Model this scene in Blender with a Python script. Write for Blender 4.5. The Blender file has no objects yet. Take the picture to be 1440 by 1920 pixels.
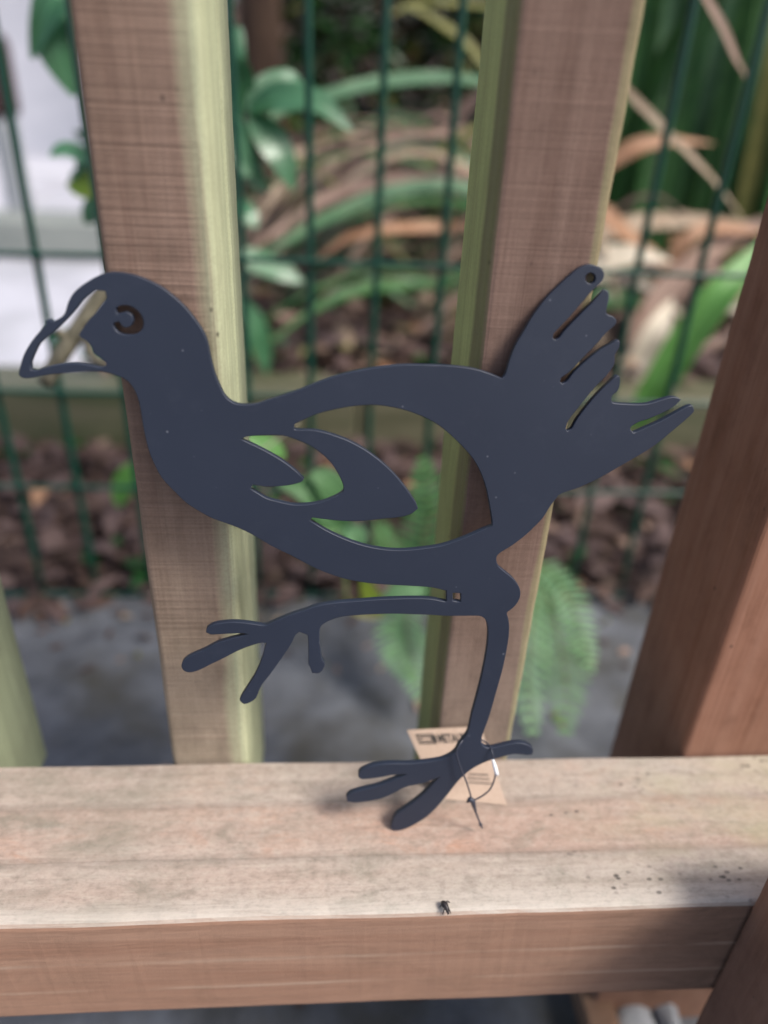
import bpy, bmesh, math, random
from mathutils import Vector, Matrix, noise

# ------------------------------------------------------------------ camera, world, sun, exposure
scene = bpy.context.scene
C = scene.collection
cam_data = bpy.data.cameras.new('camera')
cam = bpy.data.objects.new('camera', cam_data)
C.objects.link(cam)
scene.camera = cam
cam_data.sensor_fit = 'VERTICAL'
cam_data.sensor_height = 36.0
cam_data.sensor_width = 27.0
cam_data.lens = 27.04
cam_data.clip_start = 0.01
cam_data.clip_end = 200
rot = Matrix([[0.9972774, -0.0082378, -0.0732801], [-0.0584425, 0.5177218, -0.8535506], [0.0449701, 0.8555094, 0.5158308]]).to_4x4()
cam.matrix_world = Matrix.Translation(Vector([0, -0.205745, 0.34])) @ rot
cam_data.dof.use_dof = True
cam_data.dof.focus_distance = 0.332
cam_data.dof.aperture_fstop = 3.1
cam_data.dof.aperture_blades = 0

world = bpy.data.worlds.new('World')
scene.world = world
world.use_nodes = True
wn = world.node_tree
for n in list(wn.nodes):
    wn.nodes.remove(n)
sky = wn.nodes.new('ShaderNodeTexSky')
sky.sky_type = 'NISHITA'
sky.sun_disc = False
SUN_TO = Vector((0.60, -0.36, 0.84)).normalized()
sky.sun_elevation = math.asin(SUN_TO.z)
sky.sun_rotation = math.atan2(SUN_TO.x, SUN_TO.y)
sky.air_density = 1.0
sky.dust_density = 4.0
sky.ozone_density = 1.0
bg = wn.nodes.new('ShaderNodeBackground')
bg.inputs['Strength'].default_value = 0.085
wo = wn.nodes.new('ShaderNodeOutputWorld')
wn.links.new(sky.outputs[0], bg.inputs[0])
wn.links.new(bg.outputs[0], wo.inputs[0])

sl = bpy.data.lights.new('sun', 'SUN')
sl.energy = 1.6
sl.angle = math.radians(16)
sl.color = (1.0, 0.965, 0.90)
sun = bpy.data.objects.new('sun', sl)
C.objects.link(sun)
sun.rotation_euler = SUN_TO.to_track_quat('Z', 'Y').to_euler()

scene.view_settings.view_transform = 'Standard'
scene.view_settings.look = 'None'
scene.view_settings.exposure = 1.06
scene.view_settings.gamma = 1.0
scene.view_settings.use_curve_mapping = False
scene.render.resolution_x = 768
scene.render.resolution_y = 1024
scene.render.engine = 'CYCLES'

# ------------------------------------------------------------------ helpers
def tag(o, label=None, cat=None, group=None, kind=None):
    if label: o['label'] = label
    if cat: o['category'] = cat
    if group: o['group'] = group
    if kind: o['kind'] = kind
    return o

def empty(name, loc, label, cat, group=None):
    o = bpy.data.objects.new(name, None)
    o.empty_display_size = 0.02
    o.location = loc
    C.objects.link(o)
    return tag(o, label, cat, group)

def link(name, me, parent=None, mats=(), smooth=False):
    for m in mats:
        me.materials.append(m)
    if smooth:
        me.polygons.foreach_set('use_smooth', [True] * len(me.polygons))
    o = bpy.data.objects.new(name, me)
    C.objects.link(o)
    if parent is not None:
        o.parent = parent
        o.matrix_parent_inverse = Matrix.Translation(parent.location).inverted()
    return o

def mesh(name, verts, faces):
    me = bpy.data.meshes.new(name)
    me.from_pydata([tuple(v) for v in verts], [], faces)
    me.update()
    return me

def catmull(pts, n):
    out = []
    P = [pts[0] * 2 - pts[1]] + list(pts) + [pts[-1] * 2 - pts[-2]]
    for i in range(1, len(P) - 2):
        a, b, c, d = P[i - 1:i + 3]
        for k in range(n):
            t = k / n
            out.append(0.5 * ((2 * b) + (c - a) * t + (2 * a - 5 * b + 4 * c - d) * t * t + (3 * b - a - 3 * c + d) * t ** 3))
    out.append(Vector(pts[-1]))
    return out

def tube_mesh(name, pts, radii, sides=8, sub=4, caps=True):
    pts = [Vector(p) for p in pts]
    if not hasattr(radii, '__len__'):
        radii = [radii] * len(pts)
    if sub > 1:
        cp = catmull(pts, sub)
        rr = []
        for i in range(len(cp)):
            t = i / sub
            k = min(int(t), len(radii) - 2)
            rr.append(radii[k] + (radii[k + 1] - radii[k]) * (t - k))
    else:
        cp, rr = pts, list(radii)
    verts, faces = [], []
    up = Vector((0.13, 0.21, 0.97))
    for i, p in enumerate(cp):
        d = (cp[min(i + 1, len(cp) - 1)] - cp[max(i - 1, 0)]).normalized()
        if abs(d.dot(up)) > 0.97:
            up = Vector((0.9, 0.3, 0.1))
        s = d.cross(up).normalized()
        u = s.cross(d).normalized()
        up = u
        for k in range(sides):
            a = 2 * math.pi * k / sides
            verts.append(p + (s * math.cos(a) + u * math.sin(a)) * rr[i])
    n = len(cp)
    for i in range(n - 1):
        for k in range(sides):
            a, b = i * sides + k, i * sides + (k + 1) % sides
            faces.append((a, b, b + sides, a + sides))
    if caps:
        faces.append(tuple(range(sides))[::-1])
        faces.append(tuple((n - 1) * sides + k for k in range(sides)))
    return mesh(name, verts, faces)

# ---- node helpers
def new_mat(name):
    m = bpy.data.materials.new(name)
    m.use_nodes = True
    nt = m.node_tree
    b = nt.nodes['Principled BSDF']
    return m, nt, b

class NG:
    """small wrapper for writing node graphs"""
    def __init__(s, nt): s.nt = nt
    def n(s, t, **kw):
        o = s.nt.nodes.new(t)
        for k, v in kw.items(): setattr(o, k, v)
        return o
    def l(s, a, b): s.nt.links.new(a, b)
    def put(s, inp, v):
        if hasattr(v, 'links') or isinstance(v, bpy.types.NodeSocket): s.l(v, inp)
        else: inp.default_value = v
    def obj(s): return s.n('ShaderNodeTexCoord').outputs['Object']
    def scale(s, vec, sc, loc=(0, 0, 0)):
        m = s.n('ShaderNodeMapping'); s.l(vec, m.inputs[0])
        m.inputs['Scale'].default_value = sc; m.inputs['Location'].default_value = loc
        return m.outputs[0]
    def noise(s, vec, scale=1.0, detail=4, rough=0.55, dist=0.0, out=0):
        t = s.n('ShaderNodeTexNoise'); s.l(vec, t.inputs['Vector'])
        t.inputs['Scale'].default_value = scale; t.inputs['Detail'].default_value = detail
        t.inputs['Roughness'].default_value = rough; t.inputs['Distortion'].default_value = dist
        return t.outputs[out]
    def ramp(s, fac, stops, interp='LINEAR'):
        r = s.n('ShaderNodeValToRGB'); s.l(fac, r.inputs[0])
        r.color_ramp.interpolation = interp
        el = r.color_ramp.elements
        while len(el) < len(stops): el.new(0.5)
        for e, (p, c) in zip(el, stops):
            e.position = p
            e.color = (c, c, c, 1) if not hasattr(c, '__len__') else (*c, 1)
        return r.outputs[0]
    def mix(s, fac, a, b, mode='MIX'):
        m = s.n('ShaderNodeMix', data_type='RGBA', blend_type=mode)
        s.put(m.inputs[0], fac)
        for i, v in ((6, a), (7, b)):
            if isinstance(v, bpy.types.NodeSocket): s.l(v, m.inputs[i])
            else: m.inputs[i].default_value = (*v, 1)
        return m.outputs[2]
    def math(s, op, a, b=0.0, clamp=False):
        m = s.n('ShaderNodeMath', operation=op); m.use_clamp = clamp
        s.put(m.inputs[0], a); s.put(m.inputs[1], b)
        return m.outputs[0]
    def xyz(s, vec):
        x = s.n('ShaderNodeSeparateXYZ'); s.l(vec, x.inputs[0]); return x.outputs
    def bump(s, h, strength, dist, bsdf, prev=None):
        b = s.n('ShaderNodeBump'); s.l(h, b.inputs['Height'])
        b.inputs['Strength'].default_value = strength; b.inputs['Distance'].default_value = dist
        if prev is not None: s.l(prev, b.inputs['Normal'])
        s.l(b.outputs[0], bsdf.inputs['Normal'])
        return b.outputs[0]

# ------------------------------------------------------------------ wood materials
def post_wood(name, base, light, algae, algae_amt, saw=0.0, zbleach=None, edge=None, seed=0.0, dark=0.55, side_algae=None, front_dark=None):
    """upright timber: grain runs along Z, optional fine cross saw marks, algae film and bleached foot"""
    m, nt, b = new_mat(name); g = NG(nt)
    o = g.obj(); x, y, z = g.xyz(o)
    big = g.noise(g.scale(o, (9, 9, 4), (seed, 0, 0)), 1, 4, 0.6)
    grain = g.noise(g.scale(o, (420, 420, 9), (seed, 3, 1)), 1, 5, 0.65, 0.3)
    grain2 = g.noise(g.scale(o, (110, 110, 2.2), (seed, 7, 1)), 1, 4, 0.6, 0.8)
    blot = g.noise(g.scale(o, (60, 60, 30), (seed, 1, 5)), 1, 5, 0.7)
    col = g.mix(g.ramp(grain2, [(0.3, 0.0), (0.7, 1.0)]), base, light)
    bl2 = g.noise(g.scale(o, (28, 28, 16), (seed, 5, 5)), 1, 7, 0.75, 0.4)
    col = g.mix(g.math('MULTIPLY', g.ramp(bl2, [(0.35, 1.0), (0.55, 0.0)]), 0.35), col, tuple(c * 0.62 for c in base))
    dk = tuple(c * dark for c in base)
    col = g.mix(g.math('MULTIPLY', g.ramp(grain, [(0.36, 1.0), (0.56, 0.0)]), 0.20), col, dk)
    col = g.mix(g.math('MULTIPLY', g.ramp(blot, [(0.42, 0.0), (0.75, 1.0)]), 0.38), col, light)
    col = g.mix(g.math('MULTIPLY', g.ramp(blot, [(0.25, 1.0), (0.45, 0.0)]), 0.45), col, dk)
    # algae: patchy, pattern in object space
    am = g.ramp(big, [(0.42, 0.0), (0.66, 1.0)])
    am = g.math('MULTIPLY', am, algae_amt)
    if edge is not None:              # film grown along one arris: (x position, width, amount)
        for (ex, ew, ea) in edge:
            wob = g.math('MULTIPLY', g.math('SUBTRACT', g.noise(g.scale(o, (40, 40, 6), (seed, 9, 2)), 1, 3), 0.5), 0.012)
            d = g.math('ABSOLUTE', g.math('SUBTRACT', g.math('ADD', x, wob), ex))
            mk = g.math('SUBTRACT', 1.0, g.math('DIVIDE', d, ew), clamp=True)
            am = g.math('MAXIMUM', am, g.math('MULTIPLY', g.ramp(mk, [(0.0, 0.0), (0.45, 1.0)]), ea))
    if zbleach is not None:           # grey-tan weathering and algae near the foot
        zz = g.math('ADD', z, g.math('MULTIPLY', g.math('SUBTRACT', big, 0.5), 0.12))
        mk = g.n('ShaderNodeMapRange'); g.l(zz, mk.inputs[0])
        mk.inputs[1].default_value = zbleach[0]; mk.inputs[2].default_value = zbleach[1]
        mk.inputs[3].default_value = 1.0; mk.inputs[4].default_value = 0.0
        col = g.mix(g.math('MULTIPLY', mk.outputs[0], zbleach[3]), col, g.mix(g.ramp(blot, [(0.3, 0.0), (0.7, 1.0)]), tuple(c * 0.6 for c in zbleach[2]), tuple(c * 1.08 for c in zbleach[2])))
    acol = g.mix(g.ramp(grain2, [(0.3, 0.0), (0.72, 1.0)]), tuple(c * 0.72 for c in algae), algae)
    acol = g.mix(g.math('MULTIPLY', g.ramp(bl2, [(0.36, 1.0), (0.56, 0.0)]), 0.55), acol, tuple(c * k_ for c, k_ in zip(algae, (0.62, 0.60, 0.62))))
    acol = g.mix(g.math('MULTIPLY', g.ramp(grain, [(0.35, 1.0), (0.55, 0.0)]), 0.3), acol, tuple(c * 0.5 for c in algae))
    col = g.mix(am, col, acol)
    if side_algae is not None:        # faces across X carry the film
        ge = g.n('ShaderNodeNewGeometry')
        nx = g.xyz(ge.outputs['Normal'])[0]
        sgn = g.math('MULTIPLY', nx, side_algae)
        sidec = acol
        if front_dark is not None:    # bare brown strip along the front half of the film-covered side
            yw = g.math('ADD', y, g.math('MULTIPLY', g.math('SUBTRACT', g.noise(g.scale(o, (30, 30, 7), (seed, 2, 8)), 1, 3), 0.5), 0.006))
            dm_ = g.n('ShaderNodeMapRange'); g.l(yw, dm_.inputs[0])
            dm_.inputs[1].default_value = front_dark - 0.003; dm_.inputs[2].default_value = front_dark + 0.003
            dm_.inputs[3].default_value = 0.85; dm_.inputs[4].default_value = 0.0
            sidec = g.mix(dm_.outputs[0], sidec, g.mix(0.25, (0.13, 0.10, 0.065), acol))
        col = g.mix(g.ramp(sgn, [(0.25, 0.0), (0.8, 0.95)]), col, sidec)
    # dark pinholes
    v = g.n('ShaderNodeTexVoronoi'); g.l(g.scale(o, (90, 90, 60), (seed, 2, 2)), v.inputs['Vector']); v.inputs['Scale'].default_value = 1
    pin = g.ramp(v.outputs['Distance'], [(0.035, 1.0), (0.09, 0.0)])
    pin = g.math('MULTIPLY', pin, g.ramp(g.noise(g.scale(o, (25, 25, 25)), 1, 2), [(0.52, 0.0), (0.6, 0.8)]))
    col = g.mix(pin, col, (0.03, 0.022, 0.02))
    h = g.math('ADD', g.math('MULTIPLY', grain, 0.5), g.math('MULTIPLY', blot, 0.25))
    if saw > 0:
        sw = g.noise(g.scale(o, (9, 9, 620), (seed, 4, 4)), 1, 3, 0.6, 0.15)
        sw2 = g.noise(g.scale(o, (5, 5, 130), (seed, 8, 4)), 1, 2, 0.5)
        fine = g.noise(g.scale(o, (700, 700, 900), (seed, 4, 4)), 1, 2, 0.6)
        keep = g.math('SUBTRACT', 1.0, g.math('MINIMUM', g.math('MULTIPLY', am, 1.15), 1.0), clamp=True)
        ge2 = g.n('ShaderNodeNewGeometry'); ny = g.xyz(ge2.outputs['Normal'])[1]
        keep = g.math('MULTIPLY', keep, g.ramp(g.math('MULTIPLY', ny, -1.0), [(0.7, 0.0), (0.95, 1.0)]))
        smk = g.math('MULTIPLY', g.ramp(sw, [(0.36, 1.0), (0.52, 0.0)]), g.ramp(sw2, [(0.4, 0.25), (0.6, 1.0)]))
        col = g.mix(g.math('MULTIPLY', g.math('MULTIPLY', smk, 0.27 * saw), keep), col, tuple(c * 0.5 for c in base))
        col = g.mix(g.math('MULTIPLY', g.math('MULTIPLY', g.ramp(sw, [(0.55, 0.0), (0.7, 1.0)]), 0.16 * saw), keep), col, tuple(min(1, c * 1.6) for c in light))
        col = g.mix(g.math('MULTIPLY', g.ramp(fine, [(0.35, 1.0), (0.55, 0.0)]), 0.14), col, dk)
        h = g.math('ADD', h, g.math('MULTIPLY', g.math('MULTIPLY', sw, 1.1 * saw), keep))
    g.l(col, b.inputs['Base Color'])
    b.inputs['Roughness'].default_value = 0.82
    b.inputs['Specular IOR Level'].default_value = 0.25
    g.bump(h, 0.5, 0.0012, b)
    return m

def rail_wood():
    m, nt, b = new_mat('weathered_rail_wood'); g = NG(nt)
    o = g.obj(); x, y, z = g.xyz(o)
    ge = g.n('ShaderNodeNewGeometry')
    nz = g.xyz(ge.outputs['Normal'])[2]
    s1 = g.noise(g.scale(o, (16, 260, 260)), 1, 7, 0.72, 0.7)
    s2 = g.noise(g.scale(o, (3.0, 60, 60), (2, 1, 0)), 1, 5, 0.6, 0.8)
    fine = g.noise(g.scale(o, (60, 1100, 1100), (0, 4, 0)), 1, 4, 0.7)
    blot = g.noise(g.scale(o, (30, 60, 60), (1, 6, 0)), 1, 7, 0.74, 0.6)
    big = g.noise(g.scale(o, (5.5, 16, 16), (4.3, 2, 0)), 1, 3, 0.55)
    speck = g.noise(g.scale(o, (330, 620, 620), (1, 6, 0)), 1, 5, 0.8)
    grey = (0.385, 0.325, 0.275); pale = (0.50, 0.435, 0.38); pink = (0.44, 0.295, 0.235); orange = (0.50, 0.26, 0.165)
    top = g.mix(g.ramp(s2, [(0.3, 0.0), (0.7, 1.0)]), grey, pale)
    # the middle board band and the back left are pinker, the front band and the back right greyer
    by = g.ramp(y, [(0.0295, 0.0), (0.0305, 1.0), (0.0605, 1.0), (0.0615, 0.4)])
    pk = g.math('MULTIPLY', by, g.ramp(big, [(0.3, 0.35), (0.62, 1.0)]))
    pk = g.math('MAXIMUM', pk, g.math('MULTIPLY', g.ramp(g.noise(g.scale(o, (4, 20, 20), (9.1, 3, 2)), 1, 4), [(0.45, 0.0), (0.65, 1.0)]), 0.5))
    top = g.mix(g.math('MULTIPLY', pk, 0.8), top, pink)
    og = g.math('MULTIPLY', g.ramp(blot, [(0.5, 0.0), (0.72, 1.0)]), g.math('MULTIPLY', by, g.ramp(g.noise(g.scale(o, (9, 20, 20), (0.6, 0, 0)), 1, 2), [(0.44, 0.0), (0.6, 1.0)])))
    top = g.mix(g.math('MULTIPLY', og, 0.9), top, orange)
    top = g.mix(g.math('MULTIPLY', g.ramp(s1, [(0.32, 1.0), (0.5, 0.0)]), 0.36), top, (0.19, 0.165, 0.13))
    top = g.mix(g.math('MULTIPLY', g.ramp(s1, [(0.56, 0.0), (0.72, 1.0)]), 0.4), top, (0.56, 0.52, 0.44))
    top = g.mix(g.math('MULTIPLY', g.ramp(blot, [(0.3, 1.0), (0.48, 0.0)]), 0.6), top, (0.19, 0.18, 0.14))
    mott = g.noise(g.scale(o, (150, 210, 210), (3, 3, 1)), 1, 6, 0.78, 0.3)
    top = g.mix(g.math('MULTIPLY', g.ramp(mott, [(0.3, 1.0), (0.5, 0.0)]), 0.45), top, (0.19, 0.15, 0.12))
    top = g.mix(g.math('MULTIPLY', g.ramp(mott, [(0.5, 0.0), (0.7, 1.0)]), 0.35), top, (0.56, 0.50, 0.43))
    lm = g.math('MULTIPLY', g.ramp(g.noise(g.scale(o, (12, 24, 24), (7.5, 0, 1)), 1, 5, 0.7), [(0.45, 0.0), (0.65, 0.6)]), g.ramp(g.math('MULTIPLY', x, -1.0), [(0.04, 0.0), (0.11, 1.0)]))
    top = g.mix(lm, top, (0.20, 0.19, 0.145))
    top = g.mix(g.math('MULTIPLY', g.ramp(speck, [(0.28, 1.0), (0.5, 0.0)]), 0.42), top, (0.10, 0.085, 0.07))
    # yellow-green lichen film, back right
    lg = g.math('MULTIPLY', g.ramp(g.noise(g.scale(o, (14, 30, 30), (3, 3, 3)), 1, 4), [(0.45, 0.0), (0.62, 1.0)]), g.ramp(x, [(0.10, 0.0), (0.22, 0.8)]))
    top = g.mix(g.math('MULTIPLY', lg, 0.55), top, (0.40, 0.39, 0.25))
    # bands of the glued-up board: fine dark joints
    for yy in (0.0300, 0.0610):
        d = g.math('ABSOLUTE', g.math('SUBTRACT', g.math('ADD', y, g.math('MULTIPLY', g.math('SUBTRACT', s2, 0.5), 0.0012)), yy))
        top = g.mix(g.math('MULTIPLY', g.ramp(d, [(0.0001, 1.0), (0.0005, 0.0)]), 0.3), top, (0.13, 0.10, 0.08))
    # worn pale front arris
    wr = g.math('MULTIPLY', g.ramp(y, [(0.001, 1.0), (0.011, 0.0)]), g.ramp(s1, [(0.3, 0.4), (0.55, 1.0)]))
    top = g.mix(g.math('MULTIPLY', wr, 0.5), top, (0.64, 0.60, 0.54))
    # black mould dots
    v = g.n('ShaderNodeTexVoronoi'); g.l(g.scale(o, (170, 260, 260)), v.inputs['Vector']); v.inputs['Scale'].default_value = 1
    dots = g.ramp(v.outputs['Distance'], [(0.16, 1.0), (0.30, 0.0)])
    dm = g.math('MULTIPLY', g.ramp(g.noise(g.scale(o, (26, 40, 40), (5.2, 1, 0)), 1, 3), [(0.55, 0.0), (0.68, 1.0)]), g.ramp(x, [(0.06, 0.18), (0.14, 1.0)]))
    top = g.mix(g.math('MULTIPLY', g.math('MULTIPLY', dots, dm), 0.8), top, (0.035, 0.03, 0.028))
    # front face: fresher reddish wood with a few pale scratches
    fr = g.mix(g.ramp(s2, [(0.3, 0.0), (0.7, 1.0)]), (0.33, 0.175, 0.115), (0.44, 0.265, 0.185))
    fr = g.mix(g.math('MULTIPLY', g.ramp(s1, [(0.36, 1.0), (0.52, 0.0)]), 0.30), fr, (0.23, 0.12, 0.08))
    fr = g.mix(g.math('MULTIPLY', g.ramp(fine, [(0.55, 0.0), (0.75, 1.0)]), 0.25), fr, (0.44, 0.30, 0.22))
    fr = g.mix(g.math('MULTIPLY', g.ramp(blot, [(0.3, 1.0), (0.5, 0.0)]), 0.3), fr, (0.19, 0.125, 0.085))
    fr = g.mix(g.math('MULTIPLY', g.ramp(x, [(0.12, 0.0), (0.185, 0.7)]), g.ramp(blot, [(0.3, 1.0), (0.7, 0.5)])), fr, (0.09, 0.06, 0.045))  # contact shadow beside the front post, painted into the wood colour
    wob = g.math('MULTIPLY', g.math('SUBTRACT', g.noise(g.scale(o, (9, 9, 9)), 1, 2), 0.5), 0.004)
    for zz, w in ((-0.0335, 0.0007), (-0.0560, 0.0006)):
        d = g.math('ABSOLUTE', g.math('SUBTRACT', g.math('ADD', z, wob), zz))
        mk = g.math('MULTIPLY', g.ramp(g.math('DIVIDE', d, w * 3), [(0.2, 1.0), (0.9, 0.0)]), g.ramp(g.noise(g.scale(o, (12, 1, 60), (zz * 99, 0, 0)), 1, 4), [(0.38, 0.0), (0.6, 0.75)]))
        fr = g.mix(mk, fr, (0.50, 0.36, 0.27))
    fr = g.mix(g.math('MULTIPLY', blot, 0.18), fr, (0.52, 0.36, 0.27))
    col = g.mix(g.ramp(nz, [(0.35, 0.0), (0.65, 1.0)]), fr, top)
    g.l(col, b.inputs['Base Color'])
    b.inputs['Roughness'].default_value = 0.8
    b.inputs['Specular IOR Level'].default_value = 0.3
    h = g.math('ADD', g.math('MULTIPLY', s1, 1.0), g.math('ADD', g.math('MULTIPLY', fine, 0.35), g.math('MULTIPLY', speck, 0.3)))
    g.bump(h, 0.45, 0.0010, b)
    return m

ALG = (0.40, 0.43, 0.24)
M_rail = rail_wood()
M_bal_left = post_wood('pink_brown_sawn_wood', (0.225, 0.142, 0.108), (0.31, 0.212, 0.165), (0.57, 0.60, 0.39), 0.10, saw=1.0,
                       zbleach=(0.0, 0.17, (0.40, 0.33, 0.25), 0.9), edge=[(-0.0415, 0.0115, 0.62), (-0.042, 0.0055, 0.95)], seed=0.0, side_algae=1.0)
M_bal_right = post_wood('dusky_brown_sawn_wood', (0.19, 0.118, 0.093), (0.265, 0.175, 0.14), (0.44, 0.47, 0.21), 0.0, saw=0.4,
                        zbleach=(0.0, 0.13, (0.36, 0.29, 0.235), 0.9), edge=[(0.103, 0.004, 0.35)], seed=3.7, side_algae=-1.0, front_dark=0.108)
M_bal_green = post_wood('algae_green_wood', (0.24, 0.20, 0.13), (0.34, 0.31, 0.2), (0.36, 0.40, 0.26), 0.95, seed=8.0, side_algae=1.0)
M_post = post_wood('red_brown_post_wood', (0.25, 0.112, 0.068), (0.34, 0.178, 0.123), (0.2, 0.2, 0.1), 0.0,
                   zbleach=(-0.02, 0.05, (0.30, 0.19, 0.14), 0.5), seed=5.0)

# ------------------------------------------------------------------ wooden fence
def extrude_profile(name, prof, axis, a, b, n, amp, seed):
    """closed profile swept along an axis with slightly wandering arrises"""
    verts, faces = [], []
    m = len(prof)
    for i in range(n + 1):
        t = a + (b - a) * i / n
        for k, (p, q) in enumerate(prof):
            w = noise.noise(Vector((t * 14 + seed, p * 60, q * 60))) * amp
            w2 = noise.noise(Vector((t * 90 + seed, p * 90, q * 90 + 9))) * amp * 0.45
            if axis == 'Z': verts.append((p + w + w2, q + w * 0.6 - w2, t))
            else: verts.append((t, p + w + w2, q + w * 0.6 - w2))
    for i in range(n):
        for k in range(m):
            a0, b0 = i * m + k, i * m + (k + 1) % m
            faces.append((a0, b0, b0 + m, a0 + m))
    faces.append(tuple(range(m))[::-1]); faces.append(tuple(n * m + k for k in range(m)))
    me = mesh(name, verts, faces)
    bm = bmesh.new(); bm.from_mesh(me)
    bmesh.ops.recalc_face_normals(bm, faces=bm.faces)
    bm.to_mesh(me); bm.free()
    return me

fence = empty('wooden_fence', (0.05, 0.09, -0.2), 'weathered timber fence with upright balusters standing behind a thick flat rail', 'fence')

def rounded_rect(x0, x1, y0, y1, r, seg=3):
    P = []
    for cx, cy, a0 in ((x1 - r, y0 + r, -90), (x1 - r, y1 - r, 0), (x0 + r, y1 - r, 90), (x0 + r, y0 + r, 180)):
        for i in range(seg + 1):
            a = math.radians(a0 + 90 * i / seg)
            P.append((cx + r * math.cos(a), cy + r * math.sin(a)))
    return P

# rail: three glued strips whose tops stand a hair apart, rounded front arris
r = 0.0045
rp = []
for i in range(5):
    a = math.radians(180 + 90 * i / 4); rp.append((r + r * math.cos(a), -0.0795 + r + r * math.sin(a)))
rp += [(0.0885, -0.0795), (0.0885, -0.0009), (0.0878, 0.0), (0.0614, 0.0), (0.0608, -0.0003), (0.0304, -0.0003), (0.0300, 0.0)]
for i in range(5):
    a = math.radians(90 + 90 * i / 4); rp.append((r + r * math.cos(a), -0.0002 - r + r * math.sin(a)))
link('rail', extrude_profile('rail', rp, 'X', -0.62, 0.80, 260, 0.0006, 1.0), fence, [M_rail])

BY = 0.0895
def baluster(x0, x1, depth, mat, seed, label, grooves=None):
    P = rounded_rect(x0, x1, BY, BY + depth, 0.0032, 4)
    if grooves == 'right':      # shallow planing steps down the right-hand face
        P = [p for p in P if not (p[0] > x1 - 1e-6)]
        Q = []
        for p in P:
            Q.append(p)
            if abs(p[1] - BY) < 0.0025 and p[0] > x1 - 0.0020 and len(Q) == 4: pass
        ins = [(x1, BY + 0.0035), (x1 + 0.0004, BY + 0.022), (x1 - 0.0008, BY + 0.0235), (x1 - 0.0008, BY + 0.045),
               (x1 + 0.0002, BY + 0.047), (x1, BY + depth - 0.0035)]
        # keep the ring order: front right arc, then the stepped face, then the rear right arc
        k = 0
        while P[k][1] < BY + depth * 0.5: k += 1
        P = P[:k] + ins + P[k:]
    o = link('baluster', extrude_profile('baluster', P, 'Z', -0.075, 0.62, 150, 0.00045, seed), fence, [mat])
    if label: o['label'] = label
    return o
baluster(-0.0834, -0.0420, 0.082, M_bal_left, 2.0, 'pinkish brown sawn baluster with a pale green right edge, behind the bird head', 'right')
baluster(0.0600, 0.1030, 0.066, M_bal_right, 7.0, 'dusky brown baluster with an olive green left side, behind the bird tail')
baluster(-0.2290, -0.1862, 0.076, M_bal_green, 11.0, 'green algae-covered baluster at the left edge')
P = rounded_rect(0.2043, 0.300, BY, BY + 0.080, 0.003, 3)
link('post', extrude_profile('post', P, 'Z', -0.298, 0.62, 120, 0.0004, 5.0), fence, [M_post])['label'] = 'dark red-brown post standing behind the rail at the right'
P = rounded_rect(0.2020, 0.300, -0.092, -0.0008, 0.003, 3)
link('post', extrude_profile('post', P, 'Z', -0.298, 0.050, 120, 0.0004, 9.0), fence, [M_post])['label'] = 'dark brown post in front of the rail at the lower right corner'

# ------------------------------------------------------------------ ground, path, soil, paving
def grid(name, x0, x1, y0, y1, nx, ny, zf):
    V = [(x0 + (x1 - x0) * i / nx, y0 + (y1 - y0) * j / ny, 0) for j in range(ny + 1) for i in range(nx + 1)]
    V = [(x, y, zf(x, y)) for x, y, _ in V]
    F = [(j * (nx + 1) + i, j * (nx + 1) + i + 1, (j + 1) * (nx + 1) + i + 1, (j + 1) * (nx + 1) + i) for j in range(ny) for i in range(nx)]
    return mesh(name, V, F)

def simple_mat(name, c1, c2, scale=(8, 8, 8), rough=0.9, c3=None, bump=0.4, bd=0.004, spec=0.3):
    m, nt, b = new_mat(name); g = NG(nt)
    o = g.obj()
    n1 = g.noise(g.scale(o, scale), 1, 6, 0.65, 0.3)
    col = g.mix(g.ramp(n1, [(0.35, 0.0), (0.65, 1.0)]), c1, c2)
    if c3 is not None:
        n2 = g.noise(g.scale(o, tuple(s * 0.45 for s in scale), (5, 2, 1)), 1, 4, 0.6)
        col = g.mix(g.ramp(n2, [(0.5, 0.0), (0.68, 0.85)]), col, c3)
    g.l(col, b.inputs['Base Color'])
    b.inputs['Roughness'].default_value = rough
    b.inputs['Specular IOR Level'].default_value = spec
    n3 = g.noise(g.scale(o, tuple(s * 6 for s in scale)), 1, 4, 0.6)
    g.bump(n3, bump, bd, b)
    return m

M_ground = simple_mat('dark_soil', (0.05, 0.035, 0.028), (0.10, 0.07, 0.055), (9, 9, 9))
M_path = simple_mat('grey_concrete_path', (0.065, 0.068, 0.077), (0.145, 0.152, 0.17), (15, 15, 15), c3=(0.06, 0.055, 0.042))
M_paving = simple_mat('pale_paving_concrete', (0.45, 0.45, 0.50), (0.60, 0.60, 0.66), (3, 3, 3), c3=(0.30, 0.31, 0.33))
M_white = simple_mat('white_painted_render', (0.52, 0.53, 0.58), (0.70, 0.69, 0.74), (2, 2, 2), bump=0.1)

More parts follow.
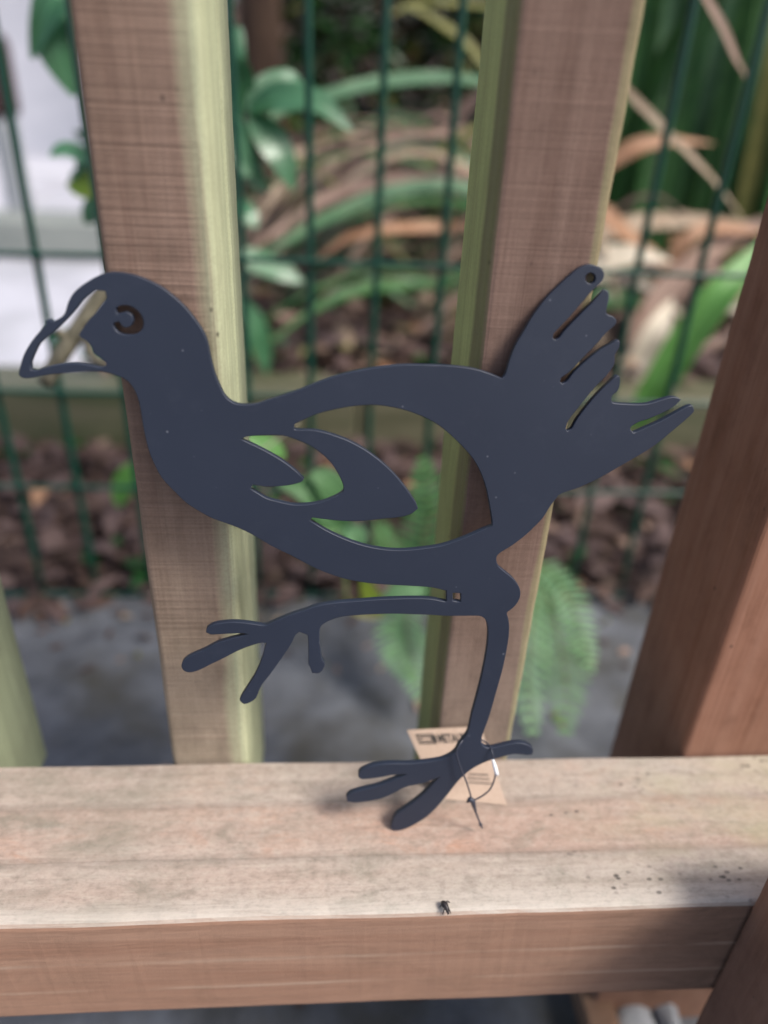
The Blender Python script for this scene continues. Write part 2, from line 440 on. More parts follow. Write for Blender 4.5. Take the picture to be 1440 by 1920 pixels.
ZG = -0.30
tag(link('ground', grid('ground', -40, 40, -30, 60, 40, 40, lambda x, y: ZG - 0.012), None, [M_ground]), kind='structure')
def path_z(x, y): return ZG + 0.002 + noise.noise(Vector((x * 20, y * 20, 1))) * 0.0015
tag(link('path', grid('path', -3.0, 3.0, -1.5, 0.645, 120, 60, path_z), None, [M_path], True), kind='structure')
def strip_z(x, y): return ZG + 0.004 + noise.fractal(Vector((x * 9, y * 9, 3)), 1.0, 2.0, 4) * 0.008
tag(link('litter_soil', grid('litter_soil', -3.0, 3.0, 0.640, 1.05, 240, 30, strip_z), None, [M_ground], True), kind='structure')
ZB = -0.185
def bed_z(x, y):
    return ZB + noise.fractal(Vector((x * 4, y * 4, 7)), 1.0, 2.0, 4) * 0.02 + max(0, y - 1.6) * 0.05
tag(link('garden_bed', grid('garden_bed', -0.44, 4.0, 1.15, 5.5, 120, 110, bed_z), None, [M_ground], True), kind='structure')

def box_mesh(name, x0, x1, y0, y1, z0, z1, bev=0.0, seg=2):
    bm = bmesh.new()
    bmesh.ops.create_cube(bm, size=1)
    for v in bm.verts:
        v.co = Vector((x0 + (v.co.x + 0.5) * (x1 - x0), y0 + (v.co.y + 0.5) * (y1 - y0), z0 + (v.co.z + 0.5) * (z1 - z0)))
    if bev > 0:
        bmesh.ops.bevel(bm, geom=bm.edges[:], offset=bev, segments=seg, affect='EDGES', profile=0.5)
    me = bpy.data.meshes.new(name); bm.to_mesh(me); bm.free()
    return me

# pale paving beyond the bed, left, of separate slabs
pav = bpy.data.objects.new('paving', None); pav.location = (-2.2, 2.6, ZB); C.objects.link(pav)
pav['kind'] = 'structure'
k = 0
for iy in range(7):
    for ix in range(7):
        x0 = -0.46 - (ix + 1) * 0.6; y0 = 1.16 + iy * 0.6
        link('slab', box_mesh('slab', x0 + 0.004, x0 + 0.596, y0 + 0.004, y0 + 0.596, ZB - 0.05, ZB + random.Random(k).uniform(-0.002, 0.002), 0.004, 1), pav, [M_paving]); k += 1

wall = empty('white_wall', (-2.6, 4.2, ZB), 'bright white rendered garden wall far behind at the upper left', 'wall')
link('wall_face', box_mesh('wall_face', -5.0, -0.40, 4.05, 4.25, ZB, 1.5, 0.004, 1), wall, [M_white])
link('coping', box_mesh('coping', -5.02, -0.38, 4.02, 4.28, 1.502, 1.56, 0.006, 1), wall, [M_white])

# timber sleeper edging the bed
M_beam = simple_mat('olive_grey_old_timber', (0.10, 0.10, 0.06), (0.17, 0.16, 0.105), (4, 30, 30), c3=(0.08, 0.10, 0.05), rough=0.32, spec=0.7)
M_beam_sheen = simple_mat('sky_reflecting_timber_top', (0.42, 0.43, 0.42), (0.6, 0.6, 0.6), (4, 30, 30))  # unused; sky reflection on the sleeper top put into a pale colour
beam = empty('sleeper_edging', (0, 1.095, ZG), 'long olive-grey timber sleeper edging the raised garden bed behind the green wires', 'sleeper')
link('timber', box_mesh('timber', -1.30, 0.052, 1.04, 1.15, ZG + 0.003, -0.176, 0.006), beam, [M_beam])
link('timber', box_mesh('timber', 0.055, 1.60, 1.04, 1.15, ZG + 0.003, -0.176, 0.006), beam, [M_beam])

# grey kerb crossing the paving and a dark post at the far left
M_kerb = simple_mat('grey_green_kerb', (0.20, 0.22, 0.21), (0.30, 0.32, 0.30), (6, 6, 6))
tag(link('kerb', box_mesh('kerb', -3.2, -0.50, 1.95, 2.10, ZB + 0.003, ZB + 0.10, 0.01), None, [M_kerb]), kind='structure')
M_dark = simple_mat('dark_maroon_paint', (0.035, 0.014, 0.016), (0.06, 0.03, 0.03), (6, 6, 6))
px_ = Vector((-0.9624,2.4000,0.2248))
pa_ = Vector((-0.9717,2.4000,0.1219)); pb_ = Vector((-0.9493,2.4000,0.3297))
M_greyp = simple_mat('grey_metal_post', (0.26, 0.28, 0.30), (0.34, 0.36, 0.38), (6, 6, 6), rough=0.4)
dp = empty('bollard', (px_.x, px_.y, ZB), 'grey bollard with a dark maroon head, far upper left before the white wall', 'bollard')
link('shaft', tube_mesh('shaft', [(px_.x, px_.y, ZB + 0.002), (px_.x, px_.y, 0.0), (px_.x, px_.y, pa_.z - .002)], [.038, .037, .036], 16, 3), dp, [M_greyp], True)
link('head', tube_mesh('head', [(px_.x, px_.y, pa_.z), (px_.x, px_.y, pa_.z + .02), (px_.x, px_.y, pb_.z - .03), (px_.x, px_.y, pb_.z)], [.042, .05, .05, .03], 16, 3), dp, [M_dark], True)

# ------------------------------------------------------------------ green wire fence
M_wire, nt, b = new_mat('green_coated_wire')
b.inputs['Base Color'].default_value = (0.004, 0.048, 0.032, 1)
b.inputs['Roughness'].default_value = 0.35
wf = empty('wire_fence', (0.05, 0.63, ZG), 'dark green coated wire mesh fence standing just behind the timber fence', 'wire fence')
YW = 0.63
wr = random.Random(3)
wires = [-0.514, -0.444, -0.3735, -0.303, -0.2325, -0.162, -0.0915, -0.021, 0.0495, 0.12, 0.1905, 0.261, 0.3345, 0.405, 0.476, 0.546]
for xw in wires:
    pts = [Vector((xw + wr.uniform(-.0012, .0012), YW + wr.uniform(-.0015, .0015), z)) for z in (ZG - 0.008, -0.13, -0.01, 0.144, 0.30, 0.5, 0.75)]
    link('vertical_wire', tube_mesh('vertical_wire', pts, 0.0042, 8, 2), wf, [M_wire], True)
for zw in (-0.292, -0.130, -0.008, 0.144, 0.60):
    pts = [Vector((x, YW - 0.0058 + wr.uniform(-.001, .001), zw + wr.uniform(-.0012, .0012))) for x in [-0.60 + 0.1 * i for i in range(13)]]
    link('horizontal_wire', tube_mesh('horizontal_wire', pts, 0.0028, 8, 2), wf, [M_wire], True)

# ------------------------------------------------------------------ leaves
def leaf_mat(name, c, c2, rough=0.45, trans=0.25, veins=False, spec=0.5):
    m, nt, b = new_mat(name); g = NG(nt)
    o = g.obj()
    n1 = g.noise(g.scale(o, (18, 18, 18)), 1, 3, 0.6)
    uvn = g.n('ShaderNodeTexCoord').outputs['UV']
    u, v, w = g.xyz(uvn)
    st = g.noise(g.scale(uvn, (26, 1.2, 1)), 1, 3, 0.6)
    col = g.mix(g.ramp(n1, [(0.35, 0.0), (0.65, 1.0)]), c, c2)
    col = g.mix(g.math('MULTIPLY', g.ramp(st, [(0.35, 1.0), (0.6, 0.0)]), 0.35), col, tuple(x * 0.55 for x in c))
    mid = g.ramp(g.math('ABSOLUTE', g.math('SUBTRACT', u, 0.5)), [(0.015, 1.0), (0.05, 0.0)])
    col = g.mix(g.math('MULTIPLY', mid, 0.4), col, tuple(min(1, x * 1.8 + 0.02) for x in c2))
    g.l(col, b.inputs['Base Color'])
    b.inputs['Roughness'].default_value = rough
    b.inputs['Specular IOR Level'].default_value = spec
    tr = g.n('ShaderNodeBsdfTranslucent'); g.l(col, tr.inputs[0])
    ms = g.n('ShaderNodeMixShader'); ms.inputs[0].default_value = trans
    out = nt.nodes['Material Output']
    g.l(b.outputs[0], ms.inputs[1]); g.l(tr.outputs[0], ms.inputs[2]); g.l(ms.outputs[0], out.inputs[0])
    g.bump(st, 0.3, 0.001, b)
    return m

M_gloss = leaf_mat('glossy_green_leaf', (0.05, 0.165, 0.07), (0.09, 0.25, 0.12), 0.28, 0.2, spec=0.8)
M_yellowg = leaf_mat('yellow_green_leaf', (0.20, 0.26, 0.03), (0.12, 0.22, 0.03), 0.5, 0.3)
M_strapg = leaf_mat('green_strap_leaf', (0.035, 0.11, 0.035), (0.07, 0.19, 0.05), 0.42, 0.25)
M_strapl = leaf_mat('light_green_strap_leaf', (0.11, 0.30, 0.06), (0.16, 0.39, 0.10), 0.42, 0.3)
M_straps = leaf_mat('sage_green_strap_leaf', (0.07, 0.16, 0.08), (0.13, 0.24, 0.13), 0.4, 0.2)
M_strapd = leaf_mat('dark_green_strap_leaf', (0.012, 0.055, 0.012), (0.03, 0.11, 0.025), 0.42, 0.2)
M_tan = leaf_mat('dry_tan_leaf', (0.27, 0.19, 0.125), (0.42, 0.33, 0.24), 0.7, 0.15)
M_pink = leaf_mat('dry_pinkish_leaf', (0.22, 0.135, 0.10), (0.36, 0.25, 0.20), 0.7, 0.15)
M_orange = leaf_mat('dry_orange_leaf', (0.34, 0.17, 0.09), (0.44, 0.26, 0.16), 0.65, 0.2)
M_brown = leaf_mat('dead_brown_leaf', (0.045, 0.026, 0.021), (0.10, 0.056, 0.043), 0.8, 0.1)
M_purple = leaf_mat('dead_purplish_leaf', (0.065, 0.04, 0.038), (0.14, 0.09, 0.083), 0.75, 0.1)
M_cream = leaf_mat('bleached_cream_leaf', (0.55, 0.47, 0.36), (0.68, 0.6, 0.48), 0.7, 0.1)
M_olive = leaf_mat('olive_leaf', (0.12, 0.13, 0.03), (0.20, 0.19, 0.05), 0.6, 0.2)
M_fern = leaf_mat('fern_green', (0.085, 0.21, 0.075), (0.14, 0.30, 0.12), 0.55, 0.35)
M_fernp = leaf_mat('pale_fern_green', (0.15, 0.33, 0.15), (0.24, 0.43, 0.22), 0.55, 0.35)
M_stem = simple_mat('khaki_stem', (0.055, 0.05, 0.035), (0.26, 0.235, 0.17), (150, 150, 50), bump=0.3, bd=0.001)
M_bark = simple_mat('dark_brown_bark', (0.035, 0.02, 0.014), (0.075, 0.045, 0.03), (20, 20, 6), bump=1.0, bd=0.01)
M_greenstem = simple_mat('green_stem', (0.10, 0.16, 0.05), (0.16, 0.22, 0.08), (60, 60, 60), bump=0.2, bd=0.001)

def ribbon(name, pts, width, mat, parent, fold=0.25, sub=6, face=Vector((0, -0.5, 1)), tip=0.12, base=0.5, kind='strap', twist=0.0, label=None, nobj='leaf'):
    """leaf blade along control points: V-folded across, tapering to the tip; kind 'oval' makes a broad leaf"""
    cp = catmull([Vector(p) for p in pts], sub)
    n = len(cp) - 1
    V, F, UV = [], [], []
    for i, p in enumerate(cp):
        t = i / n
        d = (cp[min(i + 1, n)] - cp[max(i - 1, 0)]).normalized()
        f = face.normalized()
        s = d.cross(f)
        if s.length < 0.05: s = d.cross(Vector((0.3, 0.9, 0.2)))
        s.normalize()
        if twist: s = (Matrix.Rotation(twist * t, 3, d) @ s)
        nn = s.cross(d).normalized()
        if kind == 'oval':
            w = width * 0.5 * (math.sin(math.pi * (0.03 + 0.95 * t) ** 0.85) ** 0.75)
        else:
            w = width * 0.5 * min(1.0, base + (1 - base) * t * 3.5) * (1 - max(0, (t - (1 - tip * 4)) / (tip * 4)) ** 1.8 * 0.96)
        wav = noise.noise(p * 30) * w * 0.25
        for k, u in enumerate((-1, -0.5, 0, 0.5, 1)):
            V.append(p + s * w * u + nn * (abs(u) * w * fold + (wav if abs(u) == 1 else 0)))
            UV.append((0.5 + 0.5 * u, t))
    for i in range(n):
        for k in range(4):
            a = i * 5 + k
            F.append((a, a + 1, a + 6, a + 5))
    me = mesh(name, V, F)
    uvl = me.uv_layers.new(name='UVMap')
    for lp in me.loops:
        uvl.data[lp.index].uv = UV[lp.vertex_index]
    o = link(nobj, me, parent, [mat], True)
    if label: o['label'] = label
    return o

# background hedge of small leaves
def leaf_mass(name, n, fn, size, mats, seed, kind='stuff', flat=0.0, label=None, parent=None, cat=None):
    rr = random.Random(seed)
    V, F, MI, UV = [], [], [], []
    for i in range(n):
        p, sc = fn(rr)
        L = size * sc * rr.uniform(0.6, 1.3); W = L * rr.uniform(0.3, 0.5)
        a = rr.uniform(0, 6.283); tilt = rr.gauss(0, 1) * (1 - flat) * 0.9
        d = Vector((math.cos(a), math.sin(a), math.sin(tilt) * (1 - flat) + flat * rr.uniform(-.25, .35))).normalized()
        s = d.cross(Vector((rr.gauss(0, .5) * (1 - flat * .5), rr.gauss(0, .5) * (1 - flat * .5), 1))).normalized()
        nn = s.cross(d).normalized()
        curl = rr.uniform(-0.3, 0.5) * L
        b0 = len(V)
        V += [p, p + d * L * .35 + s * W * .5 + nn * curl * .3, p + d * L * .35 - s * W * .5 + nn * curl * .3,
              p + d * L * .7 + s * W * .4 + nn * curl * .15, p + d * L * .7 - s * W * .4 + nn * curl * .15, p + d * L - nn * curl * .2]
        F += [(b0, b0 + 1, b0 + 2), (b0 + 1, b0 + 3, b0 + 4, b0 + 2), (b0 + 3, b0 + 5, b0 + 4)]
        mi = rr.choices(range(len(mats)), [w for _, w in mats])[0]
        MI += [mi] * 3
    me = mesh(name, V, F)
    me.uv_layers.new(name='UVMap')
    for m_, _ in mats: me.materials.append(m_)
    me.polygons.foreach_set('material_index', MI)
    o = link(name, me, parent)
    return tag(o, label, cat, kind=kind)

def hedge_fn(rr):
    x = rr.uniform(-0.9, 4.2); y = 4.4 + rr.gauss(0, 0.35); z = rr.uniform(-0.1, 1.9)
    return Vector((x, y, z)), 1.0
leaf_mass('background_shrubbery', 26000, hedge_fn, 0.11, [(M_strapd, 5), (M_olive, 2), (M_brown, 2), (M_strapg, 2), (M_pink, .5)], 4,
          label='dim mass of mixed shrub leaves far behind the garden bed', cat='shrubbery')

# fallen leaves
def litter_front(rr):
    x = rr.uniform(-1.2, 1.5); y = 0.60 + rr.random() ** 0.8 * 0.43
    return Vector((x, y, ZG + 0.006 + rr.random() ** 2 * 0.035)), 1.0
leaf_mass('fallen_leaf_litter', 5200, litter_front, 0.055, [(M_brown, 7), (M_purple, 6), (M_orange, .25), (M_pink, .7), (M_strapd, 1.0)], 11, flat=0.6,
          label='dead brown and pinkish leaves lying between the wire fence and the sleeper', cat='leaf litter')
def litter_bed(rr):
    y = 1.17 + rr.random() ** 1.3 * 3.0; x = rr.uniform(-0.42, 0.6 + y * 0.8)
    return Vector((x, y, bed_z(x, y) + rr.random() ** 2 * 0.06)), 1.0 + (y - 1.1) * 0.3
leaf_mass('garden_bed_litter', 9000, litter_bed, 0.075, [(M_brown, 5), (M_purple, 5), (M_pink, 2.5), (M_tan, 1.2), (M_orange, .5), (M_olive, 1), (M_strapg, .5)], 12, flat=0.7,
          label='tangle of dead leaves covering the raised garden bed', cat='leaf litter')
def path_bits(rr):
    x = rr.uniform(-0.9, 1.2); y = rr.uniform(-0.2, 0.62) if rr.random() < .5 else 0.62 - rr.random() ** 2 * 0.15
    return Vector((x, y, ZG + 0.005)), rr.uniform(0.3, 0.8)
leaf_mass('path_debris', 420, path_bits, 0.03, [(M_brown, 5), (M_pink, 2), (M_tan, 1), (M_olive, 2)], 13, flat=0.9,
          label='small leaf scraps scattered on the grey path', cat='debris')

# tree trunk and shrub stems in the far bed
def trunk(pts, radii, label, mat):
    return tag(link('tree_trunk', tube_mesh('tree_trunk', pts, radii, 14, 6), None, [mat], True), label, 'trunk')
trunk([(-0.2177,2.6000,-0.1974), (-0.2186,2.6000,0.0848), (-0.2183,2.6000,0.2806), (-0.2185,2.6000,0.4478), (-0.2187,2.6500,0.7800)], [0.085, 0.075, 0.07, 0.066, 0.06],
      'dark brown trunk rising beyond the glossy leaves beside the left baluster', M_bark)

# big dark-green upright strap plant, upper right
rr = random.Random(21)
flax = empty('flax_plant', (1.05, 2.0, ZB), 'tall dense clump of upright dark green strap leaves at the upper right', 'plant')
for i in range(120):
    bx = rr.uniform(0.52, 1.75); by = rr.uniform(1.7, 2.5)
    h = rr.uniform(0.7, 1.3); lean = rr.gauss(0, 0.12); ly = rr.gauss(0, 0.12)
    z0 = bed_z(bx, by) - 0.01
    pts = [(bx, by, z0), (bx + lean * .2, by + ly * .2, z0 + h * .35), (bx + lean * .6, by + ly * .6, z0 + h * .7), (bx + lean * 1.3, by + ly * 1.4, z0 + h)]
    m = rr.choices([M_strapd, M_strapg, M_straps, M_olive], [5, 4.5, 0.8, .3])[0]
    ribbon('leaf', pts, rr.uniform(0.035, 0.06), m, flax, fold=0.35, sub=4, face=Vector((rr.uniform(-.6, .6), -1, 0.1)), twist=rr.uniform(-.5, .5), base=0.8)

# arching strap plant: green and dead leaves sweeping across the middle
arch = empty('arching_strap_plant', (0.30, 1.5, ZB), 'sprawling strap-leaved plant with green and dead leaves arching left behind the wires between the balusters', 'plant')
L = [
 # pts, width, material
 ([(0.3239,1.3500,0.2853), (0.2096,1.3000,0.2987), (0.1052,1.2500,0.2920), (0.0166,1.2000,0.2751), (-0.0665,1.1500,0.2519), (-0.1374,1.1000,0.2125)], 0.042, M_straps),
 ([(0.3980,1.5000,0.1263), (0.2459,1.4500,0.1273), (0.1248,1.4000,0.1199), (0.0011,1.3000,0.1022), (-0.0724,1.2000,0.0720), (-0.1377,1.1000,0.0387)], 0.040, M_pink),
 ([(0.3601,1.4000,0.0893), (0.2405,1.4000,0.1126), (0.1220,1.3500,0.1062), (0.0210,1.3000,0.0751), (-0.0542,1.2000,0.0549), (-0.1253,1.1500,0.0188)], 0.045, M_straps),
 ([(0.3188,1.2000,0.0942), (0.2203,1.2500,0.1090), (0.1152,1.2500,0.1008), (0.0199,1.2000,0.0751)], 0.02, M_strapg),
 ([(0.3030,1.2500,0.0660), (0.2048,1.2500,0.0646), (0.1041,1.2000,0.0673), (0.0297,1.2000,0.0487), (-0.0264,1.2000,0.0084)], 0.034, M_orange),
 ([(0.3505,1.3000,0.0087), (0.2030,1.2500,-0.0336), (0.0798,1.2000,-0.0338), (-0.0162,1.1500,-0.0561), (-0.0986,1.1000,-0.1044)], 0.036, M_strapg),
 ([(0.3854,1.4000,-0.1007), (0.2487,1.3000,-0.1247), (0.1499,1.2500,-0.1597), (0.0657,1.2000,-0.2086), (0.0247,1.1800,-0.2343)], 0.030, M_tan),
 ([(0.4404,1.5000,-0.1760), (0.2719,1.3500,-0.1797), (0.1632,1.2500,-0.2035), (0.1086,1.2000,-0.2408)], 0.022, M_pink),
 ([(0.3872,1.6000,0.1917), (0.2605,1.6000,0.1918), (0.1323,1.5500,0.1791), (0.0327,1.5000,0.1526)], 0.035, M_pink),
 ([(0.1052,1.9000,0.1592), (-0.0676,1.6000,0.1377), (-0.1084,1.5000,0.0770), (-0.1568,1.4000,0.0111)], 0.030, M_tan),
 ([(0.0895,1.3000,-0.1674), (0.0031,1.3000,-0.1259), (-0.0814,1.3000,-0.1498), (-0.1476,1.2000,-0.1812)], 0.045, M_brown),
 ([(-0.0576,1.2000,-0.2222), (-0.1000,1.2500,-0.1659), (-0.1542,1.3000,-0.1302)], 0.05, M_gloss),
 ([(0.0169,1.1000,0.1887), (-0.0160,1.1000,0.1645), (-0.0499,1.1000,0.1079), (-0.1027,1.1000,0.0483)], 0.018, M_tan),
 ([(0.3999,1.7000,0.4207), (0.2501,1.6000,0.4192), (0.1656,1.6000,0.4152), (0.1076,1.5000,0.3921)], 0.03, M_olive),
 ([(0.3470,1.5000,0.2611), (0.2633,1.5000,0.3478), (0.1776,1.5000,0.3953), (0.1167,1.5000,0.4092)], 0.032, M_olive),
 ([(0.4454,1.9000,0.3112), (0.3056,1.7000,0.2380), (0.2518,1.6000,0.1605), (0.2356,1.5000,0.0685)], 0.04, M_brown),
]
for p, w, m in L:
    ribbon('leaf', p, w * 0.85, m, arch, fold=0.3, sub=6, face=Vector((0, -0.6, 1)), tip=0.15, base=0.7)
for i in range(120):
    a = rr.uniform(2.2, 4.1); bx, by = 0.42 + rr.gauss(0, .14), 1.75 + rr.gauss(0, .22)
    ln = rr.uniform(0.4, 0.85); h = rr.uniform(0.08, 0.40)
    dx, dy = math.cos(a), math.sin(a)
    pts = []
    for t in (0, .25, .5, .75, 1):
        x = max(-0.30, bx + dx * ln * t); y = max(1.2, by + dy * ln * t * .6)
        pts.append((x, y, max(bed_z(x, y) + 0.012, ZB + h * math.sin(math.pi * (0.12 + 0.8 * t)))))
    m = rr.choices([M_pink, M_brown, M_tan, M_strapg, M_straps, M_olive], [3, 5, 2, 4, 3, 1])[0]
    ribbon('leaf', pts, rr.uniform(0.006, 0.024), m, arch, fold=0.3, sub=4, tip=0.15, base=0.7, twist=rr.uniform(-.6, .6))

# right-hand group: dead straps and one fresh light green blade
clivia = empty('strap_leaf_clump', (0.72, 1.35, ZB), 'strap-leaved clump with one fresh light green blade among pale dead leaves, behind the bird tail', 'plant')
L = [
 ([(0.5104,0.9500,-0.1865), (0.5209,0.9300,-0.1157), (0.5477,0.9200,-0.0272), (0.5818,0.9200,0.0439), (0.6326,0.9500,0.0894), (0.7054,1.0000,0.1402)], 0.056, M_strapl, 'fresh light green blade'),
 ([(0.5306,1.2000,-0.2095), (0.5729,1.2000,-0.1534), (0.6422,1.2500,-0.0512), (0.7219,1.3000,0.0103), (0.8541,1.4000,0.0553), (0.9343,1.4000,0.0892)], 0.055, M_pink, None),
 ([(0.5300,1.1000,-0.2556), (0.5799,1.1500,-0.1669), (0.6020,1.1500,-0.0834), (0.6406,1.2000,-0.0372)], 0.060, M_cream, None),
 ([(0.4912,1.3000,0.0430), (0.6086,1.3500,0.0668), (0.7378,1.4000,0.0670), (0.9006,1.4500,0.0579)], 0.040, M_tan, None),
 ([(0.4310,1.2000,-0.0040), (0.4852,1.2000,0.0263), (0.5523,1.2000,0.0379), (0.6240,1.2000,0.0307)], 0.050, M_cream, None),
 ([(0.4630,1.2500,0.1176), (0.5195,1.2500,0.0827), (0.6105,1.3000,0.0270), (0.6975,1.3000,-0.0214)], 0.045, M_orange, None),
 ([(0.4079,1.1000,0.1803), (0.4464,1.1000,0.2051), (0.4852,1.1000,0.2258), (0.5429,1.1200,0.2337), (0.6507,1.2000,0.2262)], 0.030, M_orange, None),
 ([(0.3502,0.9500,0.3349), (0.4011,0.9500,0.2999), (0.4633,0.9500,0.2570), (0.5478,0.9700,0.2029), (0.6390,1.0000,0.1340)], 0.017, M_tan, None),
 ([(0.4358,0.9000,0.4288), (0.4726,0.9000,0.3926), (0.5127,0.9000,0.3488), (0.5541,0.9200,0.3140)], 0.015, M_pink, None),
 ([(0.4578,1.2000,-0.0424), (0.5286,1.2000,-0.0404), (0.6559,1.3000,-0.0756)], 0.05, M_strapd, None),
 ([(0.6484,1.3000,-0.0438), (0.6982,1.3000,0.0597), (0.8057,1.3500,0.0634), (0.9025,1.4000,0.0464)], 0.03, M_orange, None),
 ([(0.4729,1.0000,-0.3280), (0.5260,1.0000,-0.2942), (0.5792,1.0500,-0.2751), (0.6312,1.1000,-0.2427)], 0.03, M_cream, None),
]
for p, w, m, lb in L:
    ribbon('leaf', p, w, m, clivia, fold=0.3, sub=6, face=Vector((0.1, -0.8, 0.8)), tip=0.15, base=0.75, label=lb)
for i in range(34):
    a = rr.uniform(0, 6.28); bx, by = 0.85 + rr.gauss(0, .22), 1.6 + rr.gauss(0, .2)
    ln = rr.uniform(0.25, 0.6); h = rr.uniform(0.02, 0.16)
    pts = []
    for t in (0, .33, .66, 1):
        x = bx + math.cos(a) * ln * t; y = max(1.2, by + math.sin(a) * ln * t * .6)
        pts.append((x, y, max(bed_z(x, y) + 0.012, ZB + h * math.sin(math.pi * (0.1 + 0.8 * t)))))
    m = rr.choices([M_pink, M_brown, M_tan, M_cream, M_strapd, M_orange], [4, 3, 3, 1.5, 3, 1.5])[0]
    ribbon('leaf', pts, rr.uniform(0.025, 0.05), m, clivia, fold=0.3, sub=4, tip=0.15, base=0.7, twist=rr.uniform(-.6, .6))

# glossy shrub beside the left baluster
shrub = empty('glossy_shrub', (-0.20, 0.80, ZB - 0.1), 'glossy green broad-leaved shrub showing on both sides of the left baluster', 'shrub')
link('stem', tube_mesh('stem', [(-0.20, 0.80, ZG), (-0.19, 0.79, -0.05), (-0.16, 0.76, 0.15), (-0.13, 0.74, 0.27), (-0.16, 0.75, 0.5)], [0.006, 0.006, 0.005, 0.004, 0.002], 8, 5), shrub, [M_greenstem], True)
L = [
 ([(-0.0848,0.7200,0.2782), (-0.0558,0.7100,0.2900), (-0.0168,0.7000,0.2897), ((0.0223,0.6900,0.2647))], 0.034, M_gloss),
 ([(-0.0945,0.7300,0.2721), (-0.1007,0.7200,0.2950), (-0.1034,0.7100,0.3239), (-0.0922,0.7200,0.3521)], 0.045, M_gloss),
 ([(-0.0850,0.7200,0.2732), (-0.0680,0.7100,0.2568), (-0.0510,0.7000,0.2326), (-0.0401,0.7000,0.2037)], 0.036, M_gloss),
 ([(-0.0948,0.7300,0.2644), (-0.0988,0.7300,0.2433), (-0.0874,0.7200,0.2181), (-0.0707,0.7200,0.1968)], 0.034, M_gloss),
 ([(-0.0877,0.7200,0.2756), (-0.0681,0.7300,0.2959), (-0.0459,0.7400,0.3064), (-0.0292,0.7500,0.3018)], 0.032, M_gloss),
 ([(-0.0993,0.7000,0.2814), (-0.1087,0.6800,0.2677), (-0.0984,0.6700,0.2393), (-0.0829,0.6700,0.2196)], 0.040, M_gloss),
 ([(-0.2623,0.7800,0.3405), (-0.2763,0.7700,0.3726), (-0.2920,0.7600,0.3576), (-0.3161,0.7600,0.3138)], 0.040, M_gloss),
 ([(-0.2506,0.8000,0.3986), (-0.2788,0.7900,0.3592), (-0.2919,0.7800,0.3295), (-0.2831,0.7800,0.2794)], 0.062, M_gloss),
 ([(-0.2625,0.8000,0.2129), (-0.2790,0.7900,0.2077), (-0.2930,0.7900,0.1957), (-0.3053,0.7900,0.1952)], 0.03, M_gloss),
 ([(-0.2439,0.7600,0.2127), (-0.2610,0.7500,0.1994), (-0.2800,0.7500,0.1903), (-0.2973,0.7500,0.1925)], 0.035, M_yellowg),
 ([(-0.2611,0.8000,0.1778), (-0.2726,0.7900,0.1670), (-0.2869,0.7900,0.1544), (-0.2951,0.7900,0.1419)], 0.030, M_gloss),
 ([(-0.1308,0.9000,0.0916), (-0.1022,0.9000,0.0781), (-0.0656,0.9000,0.0646), (-0.0359,0.9000,0.0506)], 0.035, M_gloss),
 ([(-0.1466,1.0000,-0.0034), (-0.1235,1.0000,-0.0365), (-0.1084,1.0000,-0.0797), (-0.1014,1.0000,-0.1248)], 0.040, M_gloss),
 ([(-0.2458,0.7500,-0.1719), (-0.2685,0.7500,-0.1806), (-0.2876,0.7500,-0.2062), (-0.2954,0.7500,-0.2324)], 0.035, M_strapl),
]
for p, w, m in L:
    ribbon('leaf', p, w, m, shrub, fold=0.2, sub=5, face=Vector((0.2, -1, 0.8)), kind='oval')
for i in range(26):
    c = Vector((-0.22 + rr.gauss(0, .05), 0.80 + rr.gauss(0, .05), rr.uniform(-0.05, 0.55)))
    a = rr.uniform(0, 6.28); d = Vector((math.cos(a) * .6, math.sin(a), rr.uniform(-.3, .3))) * rr.uniform(.04, .065)
    d.x = -abs(d.x) if c.x < -.2 and c.z > .3 else d.x
    ribbon('leaf', [c, c + d * .5, c + d, c + d * 1.4 + Vector((0, 0, -.012))], rr.uniform(.028, .04), M_gloss, shrub, fold=.2, sub=4, kind='oval')

# bare dry stem showing through the open beak
ds = empty('dry_stem', (-0.1503,0.4200,0.1765), 'bare khaki stem with broken knobs, seen through the open beak', 'stem')
link('stalk', tube_mesh('stalk', [(-0.1426,0.4300,0.2071), (-0.1642,0.4200,0.1802), (-0.1807,0.4100,0.1616), (-0.1955,0.4000,0.1409), (-0.2100,0.3900,0.1222), (-0.2247,0.3850,0.0994)], [.0062, .0066, .0072, .0078, .0074, .0065], 10, 5), ds, [M_stem], True)
link('side_shoot', tube_mesh('side_shoot', [(-0.1955,0.4000,0.1409), (-0.1886,0.3900,0.1336), (-0.1850,0.3850,0.1246), (-0.1748,0.3800,0.1184), (-0.1680,0.3800,0.1115)], [.0045, .004, .0035, .003, .002], 8, 4), ds, [M_stem], True)
link('side_shoot', tube_mesh('side_shoot', [(-0.2027,0.4000,0.1342), (-0.2068,0.3920,0.1376), (-0.2102,0.3880,0.1414)], [.004, .0042, .003], 8, 4), ds, [M_stem], True)

